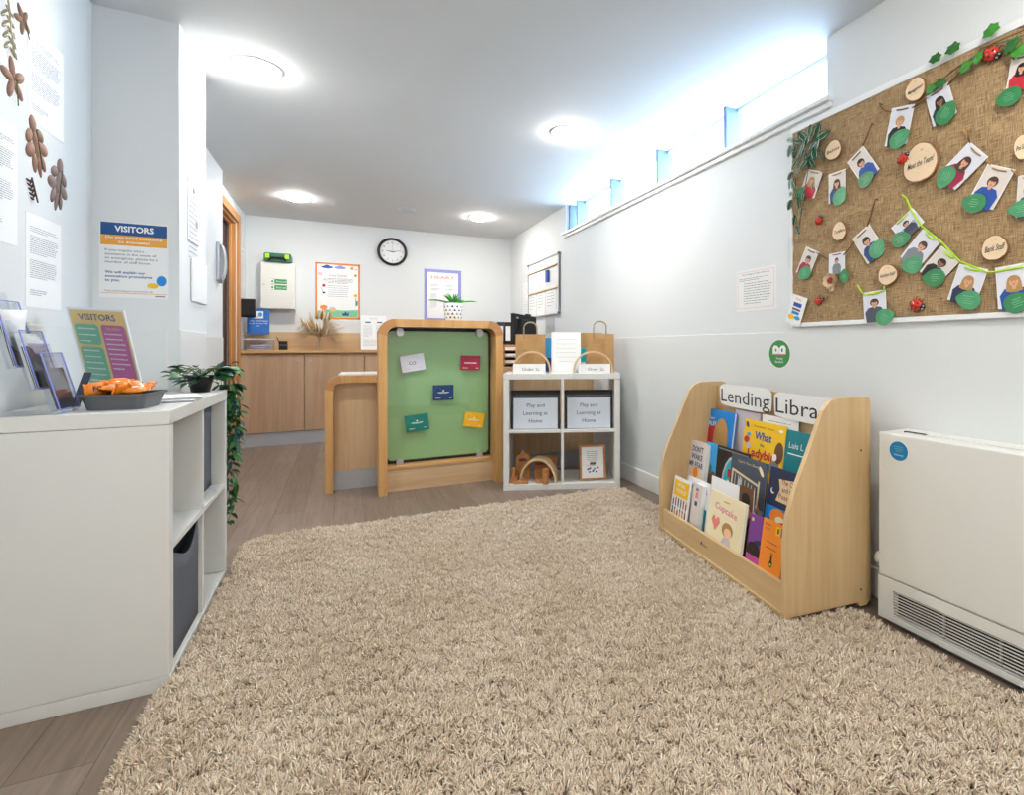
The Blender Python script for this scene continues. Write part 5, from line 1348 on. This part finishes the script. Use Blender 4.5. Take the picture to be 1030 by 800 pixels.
# ivy and striped plant garlands
mat('ivy green', '#3f8f2f', .4, var=.3, scale=30); mat('ivy dark', '#2c6b2a', .4, var=.3, scale=30); mat('stripe dark', '#23503f', .35, var=.2, scale=40); mat('stripe pale', '#b9cba6', .5)
def gp(px, py, lift=.012): y, z = bp(px, py); return Vector((XB-lift, y, z))
iv = thing('ivy_garland', T(*gp(985, 60)), 'green artificial ivy along the top edge of the notice board', 'garland'); O = gp(985, 60)
b = MB(T(*(-O)))
b.tube([gp(930, 96), gp(945, 84, .006), (gp(960, 72)), gp(976, 62, .008), gp(990, 50), gp(1010, 40, .008), gp(1040, 28)], .0020, 'brown', 6)
b.tube([gp(938, 90, .006), gp(965, 68, .01), gp(1000, 46, .01), gp(1035, 36)], .0016, 'vine stem', 6)
b.build('stem', iv)
for px, py, s, rot, m_ in ((999.7, 31, .036, 10, 'ivy green'), (961.6, 49, .034, -10, 'ivy dark'), (943.8, 59, .030, -20, 'ivy dark'), (973.4, 68, .032, 30, 'ivy green'), (985.6, 59, .030, 60, 'ivy green'), (939, 90, .028, 20, 'ivy green'), (949, 84, .028, -40, 'ivy dark'), (1020, 46, .036, 30, 'ivy dark'), (1028, 52, .032, -20, 'ivy green')):
    p = gp(px, py, .016)-O; M_ = frame(p, (0, -1, 0), (0, 0, 1)) @ RZ(rot) @ RX(-15)
    pts = [(0, -1.), (.42, -.75), (.98, -.55), (.80, -.1), (.82, .40), (.42, .52), (0, .95), (-.42, .52), (-.82, .40), (-.80, -.1), (-.98, -.55), (-.42, -.75)]
    n = len(pts); MB(M_).add([(0, 0, .15*s)]+[(x*s*.72, y_*s*.72, 0) for x, y_ in pts], [(0, i+1, (i+1) % n+1) for i in range(n)], m_).build('ivy_leaf', iv, solid=.0006)
sp = thing('striped_leaf_garland', T(*gp(815, 150)), 'striped green leaf garland hanging down the left edge of the notice board', 'garland'); O = gp(815, 150)
b = MB(T(*(-O))); b.tube([gp(821, 127), gp(820, 140), gp(816, 165), gp(812, 190), gp(808, 215), gp(805, 235)], .0018, 'vine stem', 6); b.tube([gp(821, 127), gp(812, 145), gp(803, 175), gp(802, 200)], .0016, 'vine stem', 6); b.build('stem', sp)
def sleaf(px, py, L, rot):
    p = gp(px, py, .016+rnd.uniform(0, .014))-O; M_ = frame(p, (0, -1, 0), (0, 0, 1)) @ RZ(rot) @ RY(rnd.uniform(-25, 25)) @ RX(rnd.uniform(-30, 20))
    L *= 1.25; b = MB(M_); w = L*.52
    def shape(k, z): 
        v = [(0, 0, z)]; pr = [(0, -.5), (.35, -.25), (.5, .05), (.3, .35), (0, .5), (-.3, .35), (-.5, .05), (-.35, -.25)]
        return [(x*w*k, y_*L*(k if k == 1 else .9), z+.0) for x, y_ in pr]
    b.poly(shape(1, 0), 'stripe dark', 0); 
    for sx in (-1, 1): b.poly([(sx*.18*w, -.34*L), (sx*.26*w, 0), (sx*.14*w, .36*L), (sx*.34*w, .05*L), (sx*.28*w, -.2*L)][::1], 'stripe pale', .0012)
    b.build('striped_leaf', sp, solid=-.0008)
for px, py, L, rot in ((818,134,.05,160),(812,139,.05,40),(826,133,.055,-35),(831,138,.055,-65),(816,143,.055,-40),(822,147,.06,-10),(812,150,.06,-15),(806,143,.045,70),(827,146,.05,-20),(803,151,.045,-10),(818,154,.06,-20),(810,156,.05,-10),(824,156,.055,10),(802,155,.04,150),(829,157,.045,30),(816,162,.055,5),(804,166,.045,-30),(813,165,.05,-35),(820,164,.045,20),
    (797,153,.045,-15),(808,172,.04,-10),(798,142,.04,70),(800,178,.04,-60),(797,185,.045,-10),(803,188,.04,20),(806,205,.04,-10),(799,207,.045,-40),(808,212,.04,20),(803,222,.04,-30),(807,232,.035,20),(799,196,.035,50),(805,196,.035,0),(822,188,.035,20),(811,198,.035,-20),(806,241,.03,0)):
    sleaf(px, py, L, rot)
# printed sheet and the green round sticker on the wall
y0 = RWp(741, 290).y; y1 = RWp(781, 290).y; z1 = (RWp(741, 273.5).z+RWp(781, 266).z)/2; z0 = (RWp(741, 315).z+RWp(781, 309.5).z)/2
w, h = y0-y1, z1-z0; b = MB().box(-w/2, w/2, -h/2, h/2, 0, .001, 'laminated paper')
for a in ((0, h/2-.014, w-.025, .0014), (0, -h/2+.014, w-.025, .0014), (-w/2+.014, 0, .0014, h-.026), (w/2-.014, 0, .0014, h-.026)): b.rect(*a, 'coral', .0016)
b.text('Our charges for late collection', 0, h*.38, .007, 'ink', .0016, width=w*.7); b.bars(-w*.42, w*.42, h*.28, .009, 2, 'grey ink', .0022, .0016); b.bars(-w*.3, w*.42, h*.16, .0125, 9, 'grey ink', .0022, .0016, seed=3)
tag(b.build('notice_sheet', M=rframe((y0+y1)/2, (z0+z1)/2, XR)), 'white laminated sheet with thin red border left of the notice board', 'notice')
c = RWp(785, 356); t0 = rframe(c.y, c.z, XR-.0055); b = MB().cyl(.0685, 0, .0008, 'laminated paper', 36); b.disc(0, 0, .064, .064, 'green', .0014, 36)
b.poly([(-.040, .0), (0, -.002), (.040, .0), (.040, .028), (.030, .040), (.012, .038), (0, .026), (-.012, .038), (-.030, .040), (-.040, .028)], 'paper', .0018); b.rect(0, -.001, .084, .004, 'coral', .002); b.rect(0, .013, .0015, .026, 'lightgrey', .0022)
b.disc(-.02, .018, .006, .008, 'hairblonde', .0022); b.disc(.018, .018, .005, .009, 'teal', .0022); b.text('Young', 0, -.020, .011, 'paper', .0018); b.text('Readers', 0, -.036, .011, 'paper', .0018)
tag(b.build('wall_sticker', M=t0), 'round green sticker with an open book above the bookcase', 'sticker')

# ================================================================ bookcase
bc = thing('book_display_stand', LM, 'maple three tier book display stand with Lending Library lettering', 'book display')
D = LDEP; Hh = .750
prof = [(.0, .0), (.0, .27), (.012, .36), (.045, .45), (.10, .565), (.145, .665), (.165, .71), (.195, .74), (.23, .752), (D-.02, .752), (D-.006, .746), (D, .732), (D, .018), (D-.018, 0), (D-.05, 0), (D-.06, .016), (.03, .016), (.022, 0)]
for x0, x1 in ((0, .018), (LWID-.018, LWID)):
    XF = frame(Vector((x1, 0, 0)), (0, 1, 0), (0, 0, 1))    # local x=depth, y=up, z=+x
    s_ = MB(XF).prism(prof, -.018, 0, 'stand maple').build('side_panel', bc, bevel=.003, seg=3)
    if x0: MB(XF).cyl(.0035, 0, .0008, 'dark gap', 10, X=T(D-.045, .56, 0)).cyl(.0035, 0, .0008, 'dark gap', 10, X=T(D-.045, .06, 0)).build('screw_hole', s_)
i0, i1 = .0185, LWID-.0185
MB().box(i0, i1, .012, .028, .028, .122, 'stand maple flat').build('front_board', bc, bevel=.002)
MB().box(i0, i1, .004, .020, .006, .027, 'stand maple flat').build('base_rail', bc, bevel=.002)
MB(T(.40, .0115, .074) @ RX(90)).box(-.022, .022, -.001, .0012, 0, .0004, 'dark gap').poly([(-.03, .0), (-.022, .012), (-.018, .010), (-.024, -.006)], 'dark gap', .0005).build('maker_mark', bc)
def slab(name, y0, z0, y1, z1, th):
    v = [(x, y, z) for x in (i0, i1) for (y, z) in ((y0, z0), (y0+th, z0), (y1+th, z1), (y1, z1))]
    return MB().add(v, [(0, 1, 2, 3), (7, 6, 5, 4), (0, 4, 5, 1), (1, 5, 6, 2), (2, 6, 7, 3), (3, 7, 4, 0)], 'stand maple flat').build(name, bc)
slab('tier_panel', .105, .03, .121, .215, .012); slab('tier_panel', .200, .03, .218, .365, .012)
slab('back_panel', .318, .03, .330, .735, .012)
MB().box(i0, i1, .028, .105, .03, .042, 'stand maple flat').build('shelf', bc); MB().box(i0, i1, .122, .200, .130, .142, 'stand maple flat').build('shelf', bc); MB().box(i0, i1, .222, .318, .285, .297, 'stand maple flat').build('shelf', bc)
# lettering
LMi = LM.inverted()
def lp(px, py, d):          # pixel to (x, z) on the stand's vertical plane at depth d
    o = LM @ Vector((0, d, 0)); q = LMi @ hit(px, py, o, LD); return q.x, q.z
dS = .308
def cloud(x0, x1, z0, z1):
    P = []
    n = 22
    for i in range(n):
        a = 2*math.pi*i/n; c_, s__ = math.cos(a), math.sin(a); e = .34
        P.append(((x0+x1)/2+(x1-x0)/2*(abs(c_)**e)*(1 if c_ > 0 else -1)*(1+.01*math.sin(7*a)), (z0+z1)/2+(z1-z0)/2*(abs(s__)**e)*(1 if s__ > 0 else -1)*(1+.03*math.sin(5*a+x0*30))))
    return P
def letters(word, pxa, pya, pxb, pyb, label, nxt=0):
    xa, za = lp(pxa, pya, dS); xb, zb = lp(pxb, pyb, dS)
    cz = (za+zb)/2; hh = .064
    b = MB(T(0, dS-.002-nxt, 0) @ RX(90)); b.prism(cloud(xa-.012, xb+.012, cz-.056, cz+.056), 0, .0012, 'laminated paper')
    b.text(word, (xa+xb)/2, cz-.002, hh, 'ink', .0018, width=xb-xa, bold=.0)
    print('LETTERS', word, xa, xb, za, zb)
    tag(b.build('lettering_sign', M=LM.copy()), label, 'sign')
letters('Lending', 726, 397, 775, 403, 'white cut-out sign reading Lending on the back of the book stand')
letters('Library', 781.5, 404, 847, 420, 'white cut-out sign reading Library, partly behind the near side panel', .002)

# books ------------------------------------------------------------
print('tiers')
def book(TLp, TRp, zb, dtop, lean, th, m, label, fn=None, name='picture_book', h=None, soft=False, BLp=None):
    """front-cover corners found on the plane the book leans in; zb = local height of its foot"""
    x0, z1 = lp(*TLp, dtop); x1, z2 = lp(*TRp, dtop); zt = (z1+z2)/2; w = x1-x0
    rot = math.degrees(math.atan2(z2-z1, w)); rot = max(-6, min(6, rot)); H = (zt-zb)/math.cos(R(lean))
    dbase = dtop-(zt-zb)*math.tan(R(lean))
    M = LM @ T((x0+x1)/2, dbase, zb) @ RX(90-lean)          # local x right, y up the cover, z toward the reader
    b = MB(); b.box(-w/2, w/2, 0, H, -.0015, 0, m); b.box(-w/2, w/2, 0, H, -th, -th+.0015, m); b.box(-w/2, -w/2+.0015, 0, H, -th+.0015, -.0015, m)
    t = thing(name, M, label, 'book', 'picture books on the lending stand')
    if fn: fn(b, w, H)
    b.build('cover', t, bevel=.0004, seg=1)
    MB().box(-w/2+.0018, w/2-.003, .003, H-.003, -th+.0018, -.0018, 'paper').build('pages', t)
    print('BOOK', label[:40], 'w %.3f H %.3f x0 %.3f zt %.3f' % (w, H, x0, zt))
    return t
Zs = .0008
def f_potato(b, w, h):
    b.disc(-.12*w, .48*h, .42*w, .26*h, 'red', Zs, rot=25, a0=-20, a1=200); b.disc(.12*w, .54*h, .25*w, .34*h, 'hairblonde', Zs*1.6); b.text('Super', -.24*w, .86*h, .05*h, 'paper', Zs); b.text('TALES', -.24*w, .77*h, .07*h, 'paper', Zs, bold=.02)
def f_lady(b, w, h):
    b.text('What', .0, .79*h, .11*h, 'blue', Zs, bold=.03); b.text('the', .0, .67*h, .05*h, 'green', Zs, bold=.02); b.text('Ladybird', .04*w, .54*h, .12*h, 'red', Zs, bold=.03, width=.76*w); b.text('Heard', .05*w, .36*h, .09*h, 'purple', Zs, bold=.03)
    b.text('Donaldson  Monks', 0, .92*h, .028*h, 'brown', Zs, width=.5*w); b.disc(-.40*w, .70*h, .07*w, .05*h, 'red', Zs); b.disc(-.34*w, .62*h, .06*w, .05*h, 'lilac', Zs); b.disc(-.36*w, .78*h, .05*w, .03*h, 'sky', Zs*1.2); b.disc(-.42*w, .92*h, .03*w, .05*h, 'navy', Zs, rot=30)
    b.disc(.40*w, .62*h, .10*w, .15*h, 'brown', Zs); b.disc(.32*w, .55*h, .05*w, .05*h, 'paper', Zs*1.3); b.disc(.33*w, .40*h, .12*w, .1*h, 'grey', Zs)
    b.disc(-.42*w, .3*h, .06*w, .06*h, 'pink', Zs*1.2); b.disc(.40*w, .92*h, .05*w, .02*h, 'paper', Zs)
def f_teal(b, w, h):
    b.text('Luis L', -.38*w, .80*h, .085*h, 'paper', Zs, align='l'); b.rect(-.1*w, .68*h, .6*w, .015*h, 'paper', Zs); b.poly([(-.5*w, .34*h), (-.2*w, .46*h), (.1*w, .36*h), (.3*w, .44*h), (.5*w, .34*h), (.5*w, .05*h), (-.5*w, .05*h)], 'cardteal', Zs); b.disc(-.32*w, .25*h, .3*w, .15*h, 'plum', Zs*1.5); b.disc(.1*w, .14*h, .34*w, .09*h, 'lilac', Zs*2); b.text('NO', .35*w, .5*h, .09*h, 'paper', Zs)
def f_wash(b, w, h):
    for i, s in enumerate(('DON\'T', 'WAKE', 'MR BEAR')): b.text(s, .0, (.88-.12*i)*h, .085*h, 'navy', Zs, bold=.02, width=(.6, .6, .75)[i]*w)
    b.disc(0, .50*h, .28*w, .13*h, 'peach', Zs); b.disc(.02*w, .52*h, .13*w, .08*h, 'orange', Zs*1.5); b.disc(-.05*w, .22*h, .2*w, .06*h, 'sky', Zs*1.6); b.disc(.18*w, .24*h, .10*w, .05*h, 'red', Zs*1.7)
def f_blue(b, w, h): b.rect(0, .75*h, w, .5*h, 'sky', Zs); b.rect(0, .3*h, w, .4*h, 'leafgreen', Zs*1.2); b.disc(.1*w, .45*h, .4*w, .15*h, 'brown', Zs*1.5); b.disc(-.2*w, .62*h, .25*w, .08*h, 'teal', Zs*1.6)
def f_frame(b, w, h):
    b.disc(.08*w, .50*h, .37*w, .42*h, 'lightgrey', Zs); b.disc(.08*w, .50*h, .33*w, .38*h, 'turquoise', Zs*1.5); b.rect(.08*w, .66*h, .4*w, .12*h, 'red', Zs*2); b.rect(.08*w, .52*h, .38*w, .09*h, 'paper', Zs*2.4); b.rect(.1*w, .36*h, .4*w, .10*h, 'sky', Zs*2); b.rect(0, .965*h, w*.9, .02*h, 'grey', Zs)
def f_cot(b, w, h):
    b.text('Can\'t You Sleep', .0, .925*h, .035*h, 'sand', Zs, width=.6*w); b.disc(.36*w, .88*h, .10*w, .03*h, 'cream', Zs, rot=-50)
    b.rect(-.42*w, .62*h, .045*w, .36*h, 'sand', Zs*1.2); b.rect(.33*w, .50*h, .045*w, .50*h, 'sand', Zs*1.2); b.rect(-.05*w, .74*h, .78*w, .03*h, 'sand', Zs*1.5, -10); b.rect(-.05*w, .46*h, .78*w, .03*h, 'sand', Zs*1.5, -8)
    for i in range(7): b.rect((-.33+.095*i)*w, (.615-.017*i)*h, .018*w, .27*h, 'sand', Zs*1.1)
    b.poly([(-.35*w, .40*h), (-.18*w, .74*h), (.02*w, .42*h)], 'lightgrey', Zs*2.5); b.rect(0, .24*h, .98*w, .32*h, 'grey', Zs*1.3); b.disc(0, .36*h, .42*w, .08*h, 'lightgrey', Zs*2); b.poly([(.28*w, .30*h), (.36*w, .48*h), (.44*w, .30*h)], 'coral', Zs*2)
def f_owl(b, w, h):
    b.ring(-.36*w, .72*h, .0, .06*w, 'cream', Zs, a0=0, a1=360); b.disc(-.33*w, .735*h, .05*w, .05*w, 'night', Zs*1.5)
    b.poly([(-.22*w, .88*h), (.5*w, .92*h), (.5*w, .60*h), (-.25*w, .62*h), (-.16*w, .76*h)], 'sand', Zs*1.2)
    for i, s in enumerate(('The Owl', 'and the', 'Pussycat')): b.text(s, .08*w, (.86-.085*i)*h, .060*h, 'crimson' if i != 1 else 'brown', Zs*2, bold=.01, width=(.44, .36, .50)[i]*w)
    b.rect(0, .27*h, w, .54*h, 'bluebright', Zs*1.1); b.poly([(-.1*w, .0), (.5*w, 0), (.5*w, .44*h), (.2*w, .40*h), (0, .26*h)], 'leafgreen', Zs*1.5); b.disc(-.12*w, .43*h, .24*w, .10*h, 'orange', Zs*2.2); b.disc(-.05*w, .40*h, .14*w, .05*h, 'cream', Zs*2.8); b.rect(-.04*w, .37*h, .2*w, .025*h, 'red', Zs*3.2, 15)
def f_yellow(b, w, h):
    b.rect(.0, .79*h, .84*w, .30*h, 'yellow', Zs); b.text('MY BIG', .0, .86*h, .06*h, 'paper', Zs*1.8, bold=.02); b.text('WORLD', .0, .75*h, .07*h, 'cream', Zs*1.8, bold=.02, width=.6*w)
    q = random.Random(2)
    for r_ in range(3):
        for c_ in range(6):
            x, y = (-.38+.152*c_)*w, (.52-.19*r_)*h; k = q.choice(['red', 'navy', 'sky', 'orange', 'teal', 'brown', 'plum']); b.rect(x, y, .07*w, .10*h, k, Zs); b.disc(x, y+.07*h, .035*w, .025*h, q.choice(['peach', 'brown', 'hairdark', 'skin']), Zs*1.6); b.rect(x, y-.06*h, .05*w, .04*h, q.choice(['navy', 'grey', 'rose']), Zs)
def f_moss(b, w, h):
    b.text('MOGS', .05*w, .84*h, .08*h, 'slate', Zs, width=.7*w); b.rect(.2*w, .35*h, .5*w, .4*h, 'deepteal', Zs); b.disc(.1*w, .35*h, .2*w, .2*h, 'grey', Zs*1.5)
def f_cup(b, w, h):
    b.text('Cupcake', .0, .78*h, .10*h, 'pink', Zs, width=.62*w, bold=.012, rot=-4); b.rect(.0, .9*h, .16*w, .02*h, 'tan', Zs)
    hx, hy, s = -.24*w, .53*h, .12*w
    b.poly([(hx, hy-s*1.1), (hx+s, hy+.2*s), (hx+.75*s, hy+.8*s), (hx+.35*s, hy+.85*s), (hx, hy+.4*s), (hx-.35*s, hy+.85*s), (hx-.75*s, hy+.8*s), (hx-s, hy+.2*s)], 'coral', Zs)
    b.disc(.10*w, .50*h, .15*w, .11*h, 'hairblonde', Zs); b.disc(.12*w, .46*h, .10*w, .075*h, 'peach', Zs*1.6); b.poly([(-.02*w, .30*h), (.04*w, .39*h), (.18*w, .39*h), (.26*w, .22*h), (.12*w, .12*h), (-.06*w, .14*h)], 'lilac', Zs*1.3); b.disc(.12*w, .14*h, .28*w, .09*h, 'pink', Zs*1.1); b.disc(.12*w, .16*h, .16*w, .06*h, 'paper', Zs*1.5)
    for i in range(8): b.rect((.02+.06*i)*w-.0, .5*h, .004*w, .9*h, 'sand', Zs*.6)
def f_purple(b, w, h): b.rect(0, .20*h, w, .40*h, 'magenta', Zs); b.disc(-.25*w, .92*h, .1*w, .03*h, 'sand', Zs); b.rect(0, .45*h, w, .12*h, 'hairdark', Zs*1.2); b.disc(0, .51*h, .45*w, .08*h, 'hairdark', Zs*1.3); b.disc(.25*w, .6*h, .3*w, .04*h, 'night', Zs, rot=20)
def f_orange(b, w, h):
    b.text('MARC', -.26*w, .93*h, .035*h, 'brown', Zs); b.text('LOUT', -.26*w, .87*h, .03*h, 'brown', Zs); b.rect(.22*w, .90*h, .20*w, .12*h, 'yellow', Zs); b.rect(.22*w, .90*h, .07*w, .07*h, 'ink', Zs*1.6); b.rect(.42*w, .90*h, .14*w, .12*h, 'navy', Zs)
    for y in (.70, .62, .20, .14, .08): b.rect(.0, y*h, .5*w, .010*h, 'brown', Zs)
    b.disc(.05*w, .50*h, .04*w, .05*h, 'hairdark', Zs); b.disc(.05*w, .42*h, .07*w, .05*h, 'hairdark', Zs); b.disc(.05*w, .41*h, .04*w, .02*h, 'lime', Zs*1.6); b.rect(.05*w, .56*h, .16*w, .008*h, 'hairdark', Zs)
z3, z2, z1 = .298, .143, .045
book((740, 411.5), (765, 417), z3, .312, 4, .006, 'lilac', 'pale lilac book on the top tier behind the yellow book', None)
book((767, 417), (803.5, 423.3), z3, .309, 4, .004, 'laminated paper', 'thin white book showing above the yellow book on the top tier', lambda b, w, h: b.bars(-.3*w, .4*w, .93*h, .012, 2, 'pale ink', .003, Zs))
book((710.4, 409.5), (739.4, 416.5), z3, .292, 8, .014, 'bluebright', 'bright blue board book with a tan oval, far end of the top tier', f_potato)
book((750, 421), (791.6, 429.7), z3, .285, 9, .008, 'yellow', 'large yellow picture book with coloured lettering, middle of the top tier', f_lady)
book((791.8, 432.8), (827, 439), z3, .288, 8, .008, 'deepteal', 'teal picture book at the near end of the top tier', f_teal)
book((711.6, 445), (724, 448), z2, .198, 6, .006, 'sky', 'narrow blue and green book between the white book and the dark framed book', f_blue)
book((722, 448.5), (755, 457), z2, .192, 6, .008, 'hairdark', 'dark book with an oval window design, middle tier', f_frame)
book((694.5, 441.5), (712.5, 448), z2, .180, 9, .020, 'card warm', 'thick white book with blue lettering, far end of the middle tier', f_wash)
book((736.5, 457), (772.5, 466), z2, .176, 8, .008, 'slate', 'dark grey book showing a cream cot, middle tier', f_cot)
book((775.7, 470.5), (812, 479), z2, .168, 9, .010, 'night', 'night blue book with cream sail and orange cat, near end of the middle tier', f_owl)
book((693, 478.5), (715, 487.5), z1, .098, 8, .006, 'laminated paper', 'white book with grey title behind the beige spine, bottom tier', f_moss)
book((716, 479.5), (748, 490), z1+.02, .100, 5, .004, 'paper', 'plain white sheets standing behind the cream book, bottom tier', None, name='paper_sheets')
book((744, 487), (758, 494), z1, .092, 5, .010, 'brown', 'dark brown mottled book just behind the cream book', lambda b, w, h: (b.disc(0, .85*h, .3*w, .08*h, 'hairdark', Zs), b.disc(.1*w, .7*h, .3*w, .08*h, 'tan', Zs*1.4), b.disc(.0, .55*h, .35*w, .07*h, 'hairdark', Zs*1.6)))
book((698, 485), (706.5, 489), z1, .070, 8, .030, 'card warm', 'beige book spine next to the yellow and white book, bottom tier', lambda b, w, h: (b.rect(0, .80*h, .3*w, .10*h, 'coral', Zs), b.rect(.0, .65*h, .3*w, .08*h, 'navy', Zs), b.rect(0, .9*h, .3*w, .05*h, 'grey', Zs)))
book((679, 478.5), (695.5, 485), z1, .064, 9, .006, 'laminated paper', 'white and yellow book with rows of little people, far end of the bottom tier', f_yellow)
book((715, 492.5), (751, 507), z1, .062, 9, .012, 'cream', 'cream book titled Cupcake with a pink heart, middle of the bottom tier', f_cup)
book((755, 516.4), (768, 520.5), z1, .060, 8, .005, 'purple', 'narrow purple booklet left of the orange booklet, bottom tier', f_purple)
book((768.6, 520.7), (790.5, 530), z1, .056, 9, .004, 'orange', 'orange booklet with small black figure, near end of the bottom tier', f_orange)

# ================================================================ convector heater
XF_ = 1.645; RY0, RY1 = .12, 1.145; RH = .655
RM = frame(Vector((XF_, RY1, 0)), (0, -1, 0), (1, 0, 0))          # x along the wall toward the camera, y toward the wall, z up
ht = thing('convector_heater', RM, 'large white fan convector heater with black slatted grille on the right wall', 'heater'); L = RY1-RY0; dp = XR-.006-XF_
MB().box(0, L, 0, dp, .166, RH, 'metal white').build('upper_casing', ht, bevel=.006, seg=3)
b = MB(); g0, g1, gz0, gz1 = .052, L-.05, .040, .128
b.box(0, g0, 0, dp, .022, .163, 'metal white').box(g1, L, 0, dp, .022, .163, 'metal white').box(g0, g1, 0, dp, .022, gz0, 'metal white').box(g0, g1, 0, dp, gz1, .163, 'metal white')
b.build('lower_casing', ht)
MB().box(g0, g1, .030, .034, gz0, gz1, 'dark gap').build('grille_back', ht)
b = MB(); n = 9
for i in range(n):
    z = gz0+(i+.5)*(gz1-gz0)/n; b.box(g0, g1, .003, .0065, z-.0013, z+.0013, 'metal white', X=T(0, 0, 0))
for x in (g0+(g1-g0)*k/6 for k in range(1, 6)): b.box(x-.002, x+.002, .017, .026, gz0, gz1, 'grey')
b.build('grille_slats', ht)
MB().box(.02, L-.02, .03, dp-.02, 0, .021, 'grey').build('base_plinth', ht)
b = MB(); b.box(.06, L-.03, .055, dp-.03, RH+.0002, RH+.004, 'metal white'); b.box(.055, .13, .055, .066, RH+.0002, RH+.0052, 'dark gap'); b.build('top_vent', ht, bevel=.001)
c = hit(904, 454, (XF_, 0, 0), (1, 0, 0)); b = MB(frame(Vector((RY1-c.y, -.0006, c.z)), (1, 0, 0), (0, 0, 1))).cyl(.0335, 0, .0006, 'paper', 32); 
mat('sticker blue', '#1c7fb6', .3); b.disc(0, 0, .0318, .0318, 'sticker blue', .001, 32); b.bars(-.017, .017, .014, .007, 3, 'mint', .0018, .0014, center=True); b.text('Warning', 0, -.013, .006, 'paper', .0014)
b.build('round_sticker', ht)
MB(frame(Vector((-.001, .085, .20)), (0, 1, 0), (0, 0, 1))).lathe([(.0001, .028), (.014, .028), (.018, .024), (.018, .0)], 'metal white', 20).build('knob', ht) if False else None
v_ = MB(T(-.03, .045, .205) @ RY(90)); v_.cyl(.022, 0, .031, 'metal white', 20); v_.build('valve', ht, bevel=.003)
MB().tube([(-.015, .05, .19), (-.015, .05, .10), (-.015, .05, .001)], .007, 'metal white', 10).build('pipe', ht)
# black cable behind the far side of the book stand
p_ = LM @ Vector((-.02, .05, 0))
t = MB().tube([(p_.x+.16, p_.y+.02, .03), (p_.x+.08, p_.y+.02, .05), (p_.x-.0, p_.y+.0, .045), (p_.x-.03, p_.y-.03, .030)], .005, 'black', 7).build('cable')
tag(t, 'short black cable end poking out at the far side of the book stand', 'cable')
